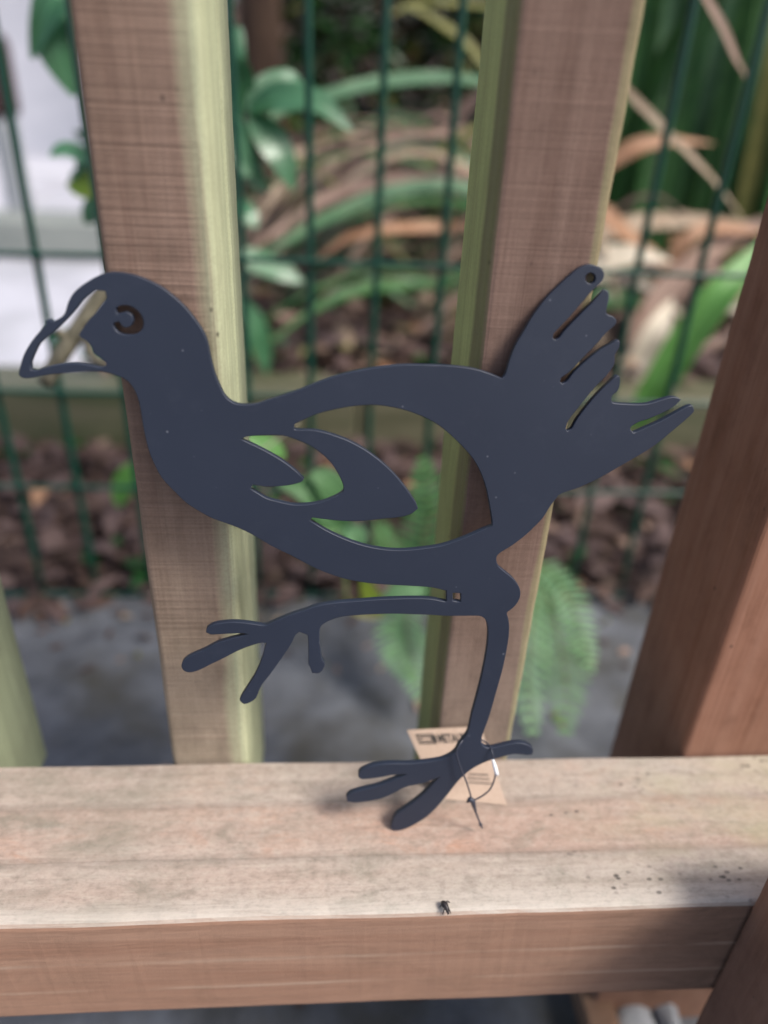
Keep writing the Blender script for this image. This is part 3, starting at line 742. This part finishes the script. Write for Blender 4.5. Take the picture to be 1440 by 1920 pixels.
# ferns growing in the path edge
def fern(name_label, fronds, loc, seed):
    f = empty('fern', loc, name_label, 'fern')
    r2 = random.Random(seed)
    for pts, wid, mat in fronds:
        cp = catmull([Vector(p) for p in pts], 6)
        n = len(cp) - 1
        V, F = [], []
        for i in range(1, n):
            t = i / n
            d = (cp[i + 1] - cp[i - 1]).normalized()
            s = d.cross(Vector((0.1, -0.7, 0.8))).normalized()
            nn = s.cross(d)
            ln = wid * 0.5 * (math.sin(math.pi * min(1, 0.18 + 0.82 * t)) ** 0.8 + 0.05)
            wp = (cp[1] - cp[0]).length * 0.30
            for sg in (-1, 1):
                e = (s * sg * 0.93 + d * 0.35 - nn * 0.08 * r2.uniform(0, 2)).normalized()
                k = len(V); p = cp[i]; q = d * wp
                lift = nn * ln * r2.uniform(-.05, .12)
                V += [p - q * .6, p + q * .6, p + e * ln * .35 + q + lift * .5, p + e * ln * .35 - q + lift * .5, p + e * ln * .75 + q * .7 + lift, p + e * ln * .75 - q * .7 + lift, p + e * ln + lift * .6]
                F += [(k, k + 1, k + 2, k + 3), (k + 3, k + 2, k + 4, k + 5), (k + 5, k + 4, k + 6)]
        me = mesh('frond', V, F); me.uv_layers.new(name='UVMap')
        fr = link('frond', me, f, [mat])
        link('rachis', tube_mesh('rachis', [cp[0], cp[n // 3], cp[2 * n // 3], cp[-1]], [.0012, .001, .0008, .0004], 6, 5), fr, [M_greenstem], True)
        fr.children[0].matrix_parent_inverse = Matrix.Identity(4)
    return f
fern('light green fern spreading between the bird body and the right baluster', [
 ([(0.0967,0.5000,-0.2014), (0.1039,0.5000,-0.1275), (0.1053,0.5000,-0.0661), (0.0960,0.5000,-0.0155)], .060, M_fern),
 ([(0.0967,0.5000,-0.2014), (0.0732,0.4800,-0.1353), (0.0558,0.4600,-0.0946), (0.0455,0.4400,-0.0658)], .050, M_fern),
 ([(0.0967,0.5000,-0.2014), (0.1387,0.5200,-0.1553), (0.1496,0.5400,-0.1099), (0.1421,0.5600,-0.0654)], .055, M_fern),
 ([(0.0967,0.5000,-0.2014), (0.1193,0.4600,-0.1563), (0.1367,0.4200,-0.1539), (0.1426,0.3800,-0.1629)], .05, M_fern),
 ([(0.0967,0.5000,-0.2014), (0.0867,0.4500,-0.2073), (0.0946,0.4200,-0.2346), (0.1067,0.3800,-0.2583)], .058, M_fernp),
 ([(0.0967,0.5000,-0.2014), (0.0727,0.4600,-0.2079), (0.0775,0.4300,-0.2281), (0.0959,0.4000,-0.2391)], .045, M_fernp),
], (0.0969,0.5000,-0.2053), 5)
fern('pale green fern spreading between the right baluster and the dark post', [
 ([(0.2460,0.5200,-0.1622), (0.2518,0.4600,-0.1932), (0.2566,0.4000,-0.2253), (0.2475,0.3400,-0.2654)], .075, M_fern),
 ([(0.2460,0.5200,-0.1622), (0.2305,0.4600,-0.1931), (0.2157,0.4000,-0.2249), (0.2137,0.3400,-0.2648)], .065, M_fernp),
 ([(0.2460,0.5200,-0.1622), (0.2699,0.4800,-0.1785), (0.2823,0.4400,-0.2073), (0.2875,0.4000,-0.2333)], .05, M_fernp),
 ([(0.2460,0.5200,-0.1622), (0.2334,0.5000,-0.1936), (0.2094,0.4600,-0.2161)], .05, M_fern),
], (0.2460,0.5200,-0.1622), 6)
weed = empty('seedling', (-0.0074,0.4500,-0.0569), 'low bright green broad-leaved seedling seen through the slots in the bird body', 'plant')
for p, w, m in [
 ([(0.0140,0.4500,-0.0755), (-0.0022,0.4500,-0.0507), (-0.0178,0.4500,-0.0327), (-0.0486,0.4500,-0.0241)], .034, M_fern),
 ([(0.0140,0.4500,-0.0755), (0.0135,0.4500,-0.0444), (-0.0023,0.4500,-0.0206), (-0.0178,0.4500,-0.0149)], .03, M_fern),
 ([(0.0140,0.4500,-0.0755), (0.0033,0.4500,-0.0725), (-0.0074,0.4500,-0.0663), (-0.0234,0.4500,-0.0727)], .02, M_strapl),
 ([(0.0140,0.4500,-0.0755), (0.0246,0.4400,-0.0754), (0.0301,0.4400,-0.0817), (0.0195,0.4400,-0.0882)], .022, M_fernp),
 ([(-0.0780,0.4600,0.0218), (-0.0633,0.4600,0.0136), (-0.0509,0.4600,0.0071), (-0.0410,0.4600,-0.0020)], .020, M_strapl)]:
    ribbon('leaf', p, w, m, weed, fold=.15, sub=5, kind='oval', face=Vector((0, -1, .8)))
link('stalk', tube_mesh('stalk', [(-0.0873,0.4400,-0.0048), (-0.0617,0.4400,0.0152), (-0.0432,0.4400,0.0303), (-0.0269,0.4400,0.0456)], [.0011, .0011, .001, .0008], 6, 3), weed, [M_cream], True)
link('stem', tube_mesh('stem', [(0.0140,0.4500,-0.0755), (0.0176,0.4500,-0.1214), (0.0213,0.4500,-0.1702)], [.0014, .0016, .002], 6, 3), weed, [M_greenstem], True)
yl = empty('yellowing_weed', (0.0494,0.4500,-0.1560), 'small weed with yellow and green leaves in the gap under the bird belly', 'plant')
for p, w, m in [
 ([(0.0621,0.4500,-0.1848), (0.0498,0.4500,-0.1667), (0.0436,0.4500,-0.1524), (0.0374,0.4500,-0.1350)], .02, M_yellowg),
 ([(0.0621,0.4500,-0.1848), (0.0728,0.4500,-0.1667), (0.0894,0.4500,-0.1559), (0.1063,0.4500,-0.1524)], .028, M_fernp),
 ([(0.0621,0.4500,-0.1848), (0.0446,0.4500,-0.1811), (0.0271,0.4500,-0.1739), (0.0156,0.4500,-0.1702)], .018, M_olive)]:
    ribbon('leaf', p, w, m, yl, fold=.15, sub=5, kind='oval', face=Vector((0, -1, .8)))

# things low down, seen under the rail
M_stake = simple_mat('brown_stake', (0.16, 0.09, 0.06), (0.24, 0.15, 0.10), (20, 20, 6))
M_stone = simple_mat('pale_grey_stone', (0.24, 0.255, 0.28), (0.36, 0.375, 0.41), (14, 14, 14), bump=0.6)
def rock(loc, sx, sy, sz, seed, label):
    bm = bmesh.new(); bmesh.ops.create_icosphere(bm, subdivisions=3, radius=1)
    for v in bm.verts:
        k = 1 + noise.fractal(v.co * 1.3 + Vector((seed, 0, 0)), 1, 2, 3) * 0.35
        v.co = Vector((v.co.x * sx * k, v.co.y * sy * k, v.co.z * sz * k)) + Vector(loc)
    me = bpy.data.meshes.new('stone'); bm.to_mesh(me); bm.free()
    return tag(link('stone', me, None, [M_stone], True), label, 'stone')
gx = (0.2633,0.0891,-0.2900)
rock(gx, .010, .05, .014, 3, 'long pale grey stone on the ground under the rail, nearest the front post')
gx = (0.2341,0.0845,-0.2900)
rock(gx, .018, .02, .012, 8, 'small rounded grey stone on the ground under the rail')
g0 = Vector((0.2073,0.0931,-0.2900))
tag(link('timber_offcut', box_mesh('timber_offcut', g0.x - .012, g0.x + .012, g0.y - .10, g0.y + .02, ZG + .004, ZG + .03, .002), None, [M_stake]), 'short brown timber offcut lying on the ground under the rail', 'offcut')

# ------------------------------------------------------------------ steel bird
m, nt, b = new_mat('slate_blue_powder_coat'); g = NG(nt)
o = g.obj()
n1 = g.noise(g.scale(o, (14, 14, 14)), 1, 3, .5)
col = g.mix(g.ramp(n1, [(.3, 0.), (.7, 1.)]), (0.017, 0.0235, 0.043), (0.022, 0.0295, 0.052))
v = g.n('ShaderNodeTexVoronoi'); g.l(g.scale(o, (130, 130, 130)), v.inputs['Vector']); v.inputs['Scale'].default_value = 1
sp = g.math('MULTIPLY', g.ramp(v.outputs['Distance'], [(.03, 1.), (.08, 0.)]), g.ramp(g.noise(g.scale(o, (55, 55, 55)), 1, 2), [(.44, 0.), (.60, .75)]))
sm = g.math('MULTIPLY', g.ramp(g.noise(g.scale(o, (60, 60, 110)), 1, 5, .75), [(.55, 0.), (.8, 1.)]), .07)
col = g.mix(sp, col, (0.17, 0.18, 0.22))
col = g.mix(sm, col, (0.13, 0.14, 0.18))
g.l(col, b.inputs['Base Color'])
b.inputs['Roughness'].default_value = 0.5
b.inputs['Specular IOR Level'].default_value = 0.5
fn = g.noise(g.scale(o, (2600, 2600, 2600)), 1, 2, .5)
g.bump(fn, .12, .0002, b)
M_steel = m

OUT = [(-117.73,230.28),(-116.74,233.15),(-114.72,237.84),(-111.12,242.92),(-107.73,246.55),(-105.27,249.17),(-105.1,250.54),(-103.89,250.96),(-102.85,250.01),(-99.75,251.65),(-97.78,253.64),(-96.17,257.54),(-93.45,261.24),(-89.28,264.38),(-84.81,266.96),(-81.26,268.19),(-77.42,268.49),(-72.31,267.89),(-67.45,266.34),(-62.42,264.02),(-58.17,260.89),(-53.74,256.76),(-50.08,251.96),(-47.35,247.47),(-45.97,243.09),(-45.23,237.82),(-43.9,231.66),(-42.08,226.67),(-40.19,222.89),(-37.38,220.6),(-34.09,219.8),(-28.88,220.11),(-24.89,221.48),(-16.71,224.21),(-10.23,226.68),(0.39,231.13),(11.61,234.32),(22.21,236.23),(30.35,237.04),(39.18,237.13),(48.27,237.01),(56.61,236.14),(63.38,234.38),(68.92,232.37),(70.03,234.31),(71.01,239.63),(72.93,245.94),(75.73,251.56),(79.19,258.34),(83.5,264.45),(89.02,270.32),(93.26,274.34),(96.53,276.18),(98.74,276.63),(101.73,275.95),(103.81,274.46),(104.54,272.34),(103.63,269.96),(101.42,267.93),(99.64,265.7),(96.96,262.23),(92.85,256.68),(87.49,250.42),(87.27,248.77),(88.64,247.97),(89.81,248.83),(91.41,251.34),(95.09,255.73),(100.58,261.93),(103.46,265.41),(105.44,267.65),(106.78,267.09),(107.58,264.53),(107.34,261.92),(107.33,259.09),(108.54,258.11),(110.33,257.55),(111.85,255.96),(111.28,254.1),(108.48,251.36),(105.44,247.13),(100.43,241.35),(96.17,235.95),(92.63,233.08),(92.38,231.57),(93.57,230.73),(94.99,231.62),(97.71,235.77),(102.09,240.33),(106.51,244.23),(110.47,246.63),(113.19,248.57),(114.36,247.97),(114.5,245.68),(113.23,242.7),(113.55,240.59),(113.1,237.81),(110.62,233.89),(108.0,230.81),(105.05,226.83),(101.39,221.24),(97.92,215.6),(97.24,212.2),(98.05,211.08),(99.69,212.25),(101.03,215.65),(104.1,220.85),(107.78,226.22),(111.54,230.67),(114.03,233.1),(115.55,234.65),(116.49,234.23),(116.99,231.0),(116.33,228.14),(114.61,226.35),(114.72,224.15),(116.18,223.3),(122.25,222.97),(128.93,223.09),(133.2,224.28),(138.91,226.17),(142.3,226.01),(143.59,225.15),(141.94,223.11),(138.98,220.82),(135.7,218.97),(130.69,216.62),(127.28,215.43),(124.46,213.34),(124.68,211.98),(126.0,210.86),(127.47,211.57),(131.23,213.46),(136.85,216.28),(142.33,219.76),(147.01,222.54),(148.72,223.02),(150.01,221.03),(148.5,218.29),(142.2,211.81),(135.78,205.48),(128.83,200.47),(121.97,195.9),(114.21,190.8),(106.48,186.63),(98.79,183.65),(96.78,181.2),(94.47,177.26),(92.23,172.55),(88.98,168.29),(85.23,163.99),(80.07,159.39),(75.45,156.04),(73.97,154.23),(73.94,151.91),(75.13,149.31),(77.47,147.23),(81.88,143.56),(85.2,139.31),(86.34,135.29),(85.52,131.51),(83.41,128.24),(81.19,126.05),(81.95,123.29),(82.9,118.57),(83.13,111.25),(82.18,97.73),(80.36,84.74),(78.11,69.85),(76.07,60.52),(75.4,56.1),(75.93,52.91),(78.2,50.95),(81.9,50.88),(88.06,52.7),(93.25,53.57),(97.29,52.86),(100.42,50.88),(101.74,48.59),(101.45,46.32),(98.81,46.05),(92.34,46.82),(85.61,44.99),(78.93,42.51),(72.87,38.7),(68.68,34.5),(65.03,29.58),(60.26,20.93),(53.85,11.15),(47.67,5.05),(40.81,0.68),(35.96,-0.59),(33.73,0.89),(33.6,4.05),(35.02,9.23),(39.41,13.59),(44.56,18.25),(49.86,24.22),(53.29,29.51),(56.75,33.76),(54.96,32.8),(50.31,30.58),(45.61,29.02),(39.58,27.48),(33.63,23.6),(27.37,20.37),(20.5,18.85),(14.41,18.32),(10.95,19.09),(10.38,21.8),(12.7,24.43),(17.93,26.31),(25.52,28.47),(31.74,31.32),(36.13,33.54),(40.52,35.59),(37.89,35.48),(33.17,35.25),(26.13,33.75),(19.34,32.91),(16.71,33.63),(16.13,35.94),(17.63,38.52),(23.03,41.01),(30.55,42.16),(40.48,41.96),(48.82,42.77),(55.58,43.94),(60.17,46.12),(62.86,48.97),(64.18,52.47),(66.25,56.26),(68.26,60.64),(69.47,71.51),(71.46,84.83),(72.89,97.81),(73.52,107.89),(73.29,116.08),(72.12,121.1),(70.71,123.32),(68.19,124.42),(61.87,124.44),(53.4,124.45),(46.37,125.01),(38.67,125.3),(29.56,125.59),(21.22,125.33),(16.0,125.07),(7.71,124.27),(2.99,122.92),(-1.26,120.48),(-2.91,118.02),(-3.12,112.5),(-2.62,106.9),(-1.88,102.09),(-0.65,99.23),(-1.84,95.79),(-4.03,94.37),(-6.46,94.68),(-7.43,97.85),(-8.16,99.85),(-8.14,106.93),(-8.37,113.91),(-9.56,115.29),(-12.16,116.4),(-13.83,114.76),(-15.53,110.61),(-19.19,104.19),(-25.37,94.26),(-29.63,87.93),(-32.23,81.2),(-35.49,78.58),(-37.95,78.01),(-39.6,79.81),(-39.29,81.58),(-35.68,87.99),(-31.86,95.18),(-28.76,103.68),(-27.7,108.44),(-26.94,110.67),(-28.59,110.95),(-33.84,109.31),(-39.85,106.56),(-45.91,102.95),(-52.0,99.61),(-56.89,96.81),(-61.25,95.42),(-64.04,96.3),(-65.06,98.86),(-63.94,101.67),(-60.73,104.17),(-54.68,107.2),(-48.63,110.78),(-42.67,112.95),(-37.92,114.31),(-34.84,115.26),(-36.47,115.67),(-40.69,115.69),(-45.38,115.44),(-51.23,115.19),(-53.28,116.29),(-52.95,118.19),(-49.82,120.35),(-43.97,121.41),(-38.15,121.4),(-32.34,120.57),(-27.67,119.74),(-25.31,120.55),(-20.57,122.98),(-15.86,125.13),(-9.98,127.27),(-4.12,129.68),(4.54,131.28),(13.94,132.07),(23.12,132.87),(36.84,133.41),(46.14,133.14),(52.43,131.79),(53.1,132.6),(52.8,137.15),(46.75,138.74),(37.48,139.52),(24.75,140.29),(15.59,141.33),(6.48,143.4),(-4.4,147.77),(-14.88,153.84),(-23.62,158.57),(-32.21,164.21),(-38.97,167.59),(-47.41,170.92),(-52.29,173.76),(-57.93,177.75),(-62.56,182.87),(-67.28,188.84),(-70.16,195.64),(-71.78,201.67),(-72.95,210.46),(-73.3,216.28),(-74.06,221.81),(-75.9,226.4),(-78.49,229.05),(-82.35,230.62),(-86.84,231.76),(-92.83,231.63),(-99.47,230.87),(-106.3,230.11),(-111.59,228.97),(-115.02,228.49),(-116.94,228.86)]
HOLES = [[(-87.15,261.03),(-85.15,261.85),(-82.49,261.55),(-82.14,259.26),(-84.32,256.71),(-87.18,253.34),(-89.33,251.33),(-90.91,249.34),(-92.49,247.33),(-93.64,245.72),(-93.01,244.35),(-91.01,243.01),(-89.47,240.84),(-89.09,238.84),(-86.9,237.07),(-84.91,235.08),(-85.23,233.85),(-87.27,233.4),(-90.0,233.95),(-95.07,234.65),(-101.04,234.31),(-107.13,232.96),(-111.27,231.44),(-112.99,231.81),(-112.86,234.25),(-111.25,237.52),(-108.77,241.58),(-105.73,244.04),(-102.29,246.69),(-99.23,249.52),(-96.41,252.12),(-93.56,255.11),(-90.93,258.06)], [(-79.25,255.1),(-77.97,256.3),(-75.22,256.76),(-72.2,255.68),(-70.06,253.21),(-69.52,250.28),(-70.5,247.88),(-73.0,246.23),(-75.98,245.96),(-78.86,246.68),(-80.61,249.01),(-80.08,250.4),(-78.5,250.64),(-77.64,249.28),(-76.34,248.53),(-74.32,249.17),(-73.17,251.17),(-73.57,253.31),(-75.42,254.43),(-77.41,253.99),(-78.81,253.56)], [(-13.48,212.12),(-10.29,213.72),(-4.57,216.45),(3.68,218.78),(11.93,220.23),(19.36,220.59),(28.6,219.24),(37.12,216.53),(44.04,213.1),(50.26,208.27),(56.65,202.22),(61.6,196.04),(65.66,187.84),(68.21,179.45),(70.39,170.39),(70.55,168.65),(66.76,166.88),(58.06,162.55),(49.24,159.22),(40.29,157.65),(31.31,156.84),(22.3,157.56),(13.31,159.77),(4.37,163.46),(-2.65,167.37),(-7.36,170.51),(-6.47,171.74),(-2.67,171.28),(6.08,170.38),(14.87,170.45),(23.65,171.5),(30.64,172.29),(35.78,174.04),(38.16,176.25),(37.11,178.91),(31.81,186.5),(25.51,193.7),(17.61,200.28),(9.9,204.93),(2.31,207.95),(-5.19,209.83),(-12.64,209.93),(-13.49,210.8)], [(-34.79,205.58),(-32.64,206.72),(-26.91,207.26),(-18.63,207.39),(-12.68,205.7),(-6.9,203.09),(-1.06,198.64),(3.12,193.41),(5.82,188.09),(6.54,184.8),(5.46,182.89),(0.84,180.23),(-5.14,178.26),(-12.89,177.47),(-19.05,178.6),(-24.95,180.21),(-29.04,182.76),(-31.61,184.38),(-30.68,186.26),(-25.71,185.38),(-19.82,185.68),(-14.57,186.45),(-10.41,187.9),(-9.75,189.07),(-12.78,192.28),(-18.78,197.03),(-26.2,201.45),(-31.86,204.28)], [(55.73,136.08),(57.52,136.09),(59.34,135.82),(59.49,133.67),(59.65,131.52),(57.71,131.79),(56.01,132.06),(55.86,134.21)], [(101.2,271.66),(101.08,270.67),(100.46,269.94),(99.51,269.64),(98.48,269.88),(97.66,270.57),(97.27,271.54),(97.4,272.52),(98.02,273.25),(98.96,273.54),(99.98,273.31),(100.8,272.62)]]
def smooth_ring(P, n=3):
    out = []
    m = len(P)
    for i in range(m):
        a, b_, c, d = (Vector(P[(i + k) % m]) for k in (-1, 0, 1, 2))
        u, w = (b_ - a), (c - b_)
        out.append(b_)
        sharp = u.length > 0 and w.length > 0 and u.normalized().dot(w.normalized()) < 0.45
        e = (d - c)
        sharp2 = e.length > 0 and w.length > 0 and e.normalized().dot(w.normalized()) < 0.45
        if sharp or sharp2 or w.length < 0.6: continue
        for k in range(1, n):
            t = k / n
            out.append(0.5 * ((2 * b_) + (c - a) * t + (2 * a - 5 * b_ + 4 * c - d) * t * t + (3 * b_ - a - 3 * c + d) * t ** 3))
    return out
cu = bpy.data.curves.new('bird_outline', 'CURVE')
cu.dimensions = '2D'; cu.fill_mode = 'BOTH'
TH = 0.0030
cu.extrude = TH / 2 - 0.0003; cu.bevel_depth = 0.0003; cu.bevel_resolution = 1; cu.offset = -0.0003
for ring in [OUT] + HOLES:
    P = smooth_ring(ring)
    s = cu.splines.new('POLY'); s.points.add(len(P) - 1); s.use_cyclic_u = True
    for pt, p in zip(s.points, P): pt.co = (p.x * .001, p.y * .001, 0, 1)
tmp = bpy.data.objects.new('bird_outline', cu); C.objects.link(tmp)
dg = bpy.context.evaluated_depsgraph_get()
me = bpy.data.meshes.new_from_object(tmp.evaluated_get(dg))
me.name = 'bird_cutout'
bpy.data.objects.remove(tmp); bpy.data.curves.remove(cu)
LEAN = 0.15576
bird = link('bird_cutout', me, None, [M_steel])
# curve plane XY -> upright plane leaning back against the balusters, front skin on the traced plane
bird.matrix_world = Matrix.Translation((0, 0.0438 + TH / 2, 0.0)) @ Matrix.Rotation(math.pi / 2 - LEAN, 4, 'X')
bird['label'] = 'slate blue flat steel bird cutout striding on the rail, leaning against the balusters'
bird['category'] = 'garden ornament'

# ------------------------------------------------------------------ swing tag on a cord
m, nt, b = new_mat('kraft_card'); g = NG(nt)
o = g.obj()
n1 = g.noise(g.scale(o, (500, 500, 500)), 1, 4, .7)
g.l(g.mix(g.ramp(n1, [(.3, 0.), (.7, 1.)]), (0.47, 0.345, 0.265), (0.54, 0.41, 0.325)), b.inputs['Base Color'])
b.inputs['Roughness'].default_value = .85
M_card = m
m, nt, b = new_mat('black_print'); b.inputs['Base Color'].default_value = (0.03, 0.026, 0.024, 1); b.inputs['Roughness'].default_value = .7
M_ink = m
m, nt, b = new_mat('dark_cord'); b.inputs['Base Color'].default_value = (0.035, 0.04, 0.06, 1); b.inputs['Roughness'].default_value = .4
M_cord = m
m, nt, b = new_mat('white_cord_highlight'); b.inputs['Base Color'].default_value = (0.85, 0.87, 0.92, 1); b.inputs['Roughness'].default_value = .3  # highlight on the cord, given as plain white colour
M_cord_hl = m

TL = Vector((0.0436,0.0860,0.0267)); TR = Vector((0.0837,0.0860,0.0288)); BR = Vector((0.0960,0.0571,0.0006)); BL = Vector((0.0600,0.0624,0.0006))
price = empty('swing_tag', (BL + BR) * .5, 'kraft brown cardboard swing tag hung on a dark cord behind the bird foot', 'tag')
tn = (TR - TL).cross(BL - TL).normalized()
if tn.y > 0: tn = -tn
NX, NY = 10, 10
V, F = [], []
def card_pt(u, v, off=0.0):
    p = (TL * (1 - u) + TR * u) * (1 - v) + (BL * (1 - u) + BR * u) * v
    bow = math.sin(math.pi * v) * 0.0016 + math.sin(math.pi * u) * 0.0006
    return p - tn * bow + tn * off
for side in (0.0, -0.0006):
    for j in range(NY + 1):
        for i in range(NX + 1):
            V.append(card_pt(i / NX, j / NY, side))
S = (NX + 1) * (NY + 1)
for j in range(NY):
    for i in range(NX):
        a = j * (NX + 1) + i
        F.append((a, a + 1, a + NX + 2, a + NX + 1)); F.append((S + a, S + a + NX + 1, S + a + NX + 2, S + a + 1))
for i in range(NX):
    a = i; F.append((a, S + a, S + a + 1, a + 1)); a = NY * (NX + 1) + i; F.append((a, a + 1, S + a + 1, S + a))
for j in range(NY):
    a = j * (NX + 1); F.append((a, a + NX + 1, S + a + NX + 1, S + a)); a = j * (NX + 1) + NX; F.append((a, S + a, S + a + NX + 1, a + NX + 1))
link('card', mesh('card', V, F), price, [M_card])

def print_shape(name, polys, parent):
    V, F = [], []
    for P in polys:
        k = len(V); V += [card_pt(u, v, 0.00012) for u, v in P]; F.append(tuple(range(k, k + len(P))))
    return link(name, mesh(name, V, F), parent, [M_ink])
def text_polys(txt, u0, v0, h, asp):
    cu = bpy.data.curves.new('txt', 'FONT'); cu.body = txt; cu.size = 1.0; cu.resolution_u = 2; cu.offset = 0.035
    ob = bpy.data.objects.new('txt', cu); C.objects.link(ob)
    dg = bpy.context.evaluated_depsgraph_get()
    me = bpy.data.meshes.new_from_object(ob.evaluated_get(dg))
    out = [[(u0 + me.vertices[i].co.x * h * asp, v0 - me.vertices[i].co.y * h) for i in p.vertices] for p in me.polygons]
    bpy.data.objects.remove(ob); bpy.data.curves.remove(cu); bpy.data.meshes.remove(me)
    return out
# logo box
def frame(u0, v0, u1, v1, w):
    return [[(u0, v0), (u1, v0), (u1, v0 + w), (u0, v0 + w)], [(u0, v1 - w), (u1, v1 - w), (u1, v1), (u0, v1)],
            [(u0, v0 + w), (u0 + w, v0 + w), (u0 + w, v1 - w), (u0, v1 - w)], [(u1 - w, v0 + w), (u1, v0 + w), (u1, v1 - w), (u1 - w, v1 - w)]]
lg = frame(.085, .07, .325, .215, .022) + frame(.125, .105, .285, .18, .018) + [[(.29, .095), (.345, .095), (.345, .19), (.29, .19)]]
lg += text_polys('METALBIRD', .36, .20, .17, .60)
print_shape('logo', lg, price)
# small print lines: rows of tiny word-like bars, too small to read in the photograph
def small_lines(rows, seed):
    r3 = random.Random(seed); P = []
    for v0, u0, u1 in rows:
        u = u0
        while u < u1:
            w = r3.uniform(.012, .03)
            P.append([(u, v0), (min(u + w, u1), v0), (min(u + w, u1), v0 + .022), (u, v0 + .022)]); u += w + r3.uniform(.006, .012)
    return P
print_shape('small_print', small_lines([(.42, .20, .50), (.46, .20, .52), (.62, .60, .88), (.675, .56, .87), (.73, .55, .90)], 4), price)

# cord looped round the ankle, with knot, tail and the cord's highlight built as a white bit
cord = [(0.0725,0.0429,0.0235), (0.0695,0.0449,0.0329), (0.0658,0.0473,0.0417), (0.0632,0.0494,0.0499), (0.0646,0.0509,0.0541), (0.0676,0.0540,0.0551)]
back = [(0.0676,0.0540,0.0551), (0.0716,0.0567,0.0534), (0.0771,0.0563,0.0508), (0.0800,0.0532,0.0504), (0.0808,0.0494,0.0496), (0.0822,0.0477,0.0439), (0.0829,0.0456,0.0375), (0.0812,0.0438,0.0309), (0.0776,0.0431,0.0264), (0.0733,0.0428,0.0233)]
link('cord', tube_mesh('cord', cord + back[1:], 0.00042, 7, 6), price, [M_cord], True)
link('cord_tail', tube_mesh('cord_tail', [(0.0722,0.0427,0.0238), (0.0747,0.0420,0.0166), (0.0787,0.0409,0.0063)], [.00075, .0006, .0004], 7, 6), price, [M_cord], True)
link('knot', tube_mesh('knot', [(0.0702,0.0425,0.0226), (0.0713,0.0424,0.0246), (0.0727,0.0422,0.0236), (0.0738,0.0419,0.0200), (0.0750,0.0417,0.0162)], [.0006, .0013, .0014, .0011, .0006], 8, 4), price, [M_cord], True)
link('end_bead', tube_mesh('end_bead', [(0.0776,0.0412,0.0090), (0.0783,0.0409,0.0072), (0.0793,0.0407,0.0049)], [.0004, .0009, .0004], 8, 3), price, [M_cord], True)
link('cord_highlight', tube_mesh('cord_highlight', [(0.0812,0.0481,0.0465), (0.0825,0.0470,0.0424), (0.0839,0.0461,0.0381)], [.0006, .0011, .0010], 8, 4), price, [M_cord_hl], True)

# ------------------------------------------------------------------ small things on the rail
m, nt, b = new_mat('black_scrap'); b.inputs['Base Color'].default_value = (0.02, 0.015, 0.016, 1); b.inputs['Roughness'].default_value = .5
M_scrap = m
s0 = Vector((0.0560,0.0019,0.0000))
sc = empty('insect_scrap', s0, 'tiny black shrivelled insect-like scrap on the front edge of the rail', 'debris')
def sp_(dx, dy, dz): return s0 + Vector((dx, dy, dz))
link('body', tube_mesh('body', [sp_(-.0012, .0022, .0012), sp_(-.0006, .0008, .0022), sp_(.0003, -.0010, .0020), sp_(.0010, -.0032, .0006)], [.0009, .0015, .0012, .0005], 7, 4), sc, [M_scrap], True)
for a, e in (((.0, .0015, .0018), (.0024, .0026, .0002)), ((.0002, .0, .0018), (-.0016, -.0030, .0002)), ((.0004, -.0008, .0016), (.0022, -.0028, .0003)), ((-.0006, .001, .0018), (-.0024, .0006, .0002))):
    link('leg', tube_mesh('leg', [sp_(*a), sp_((a[0] + e[0]) / 2, (a[1] + e[1]) / 2, .0024), sp_(*e)], [.0004, .0003, .0002], 5, 3), sc, [M_scrap], True)
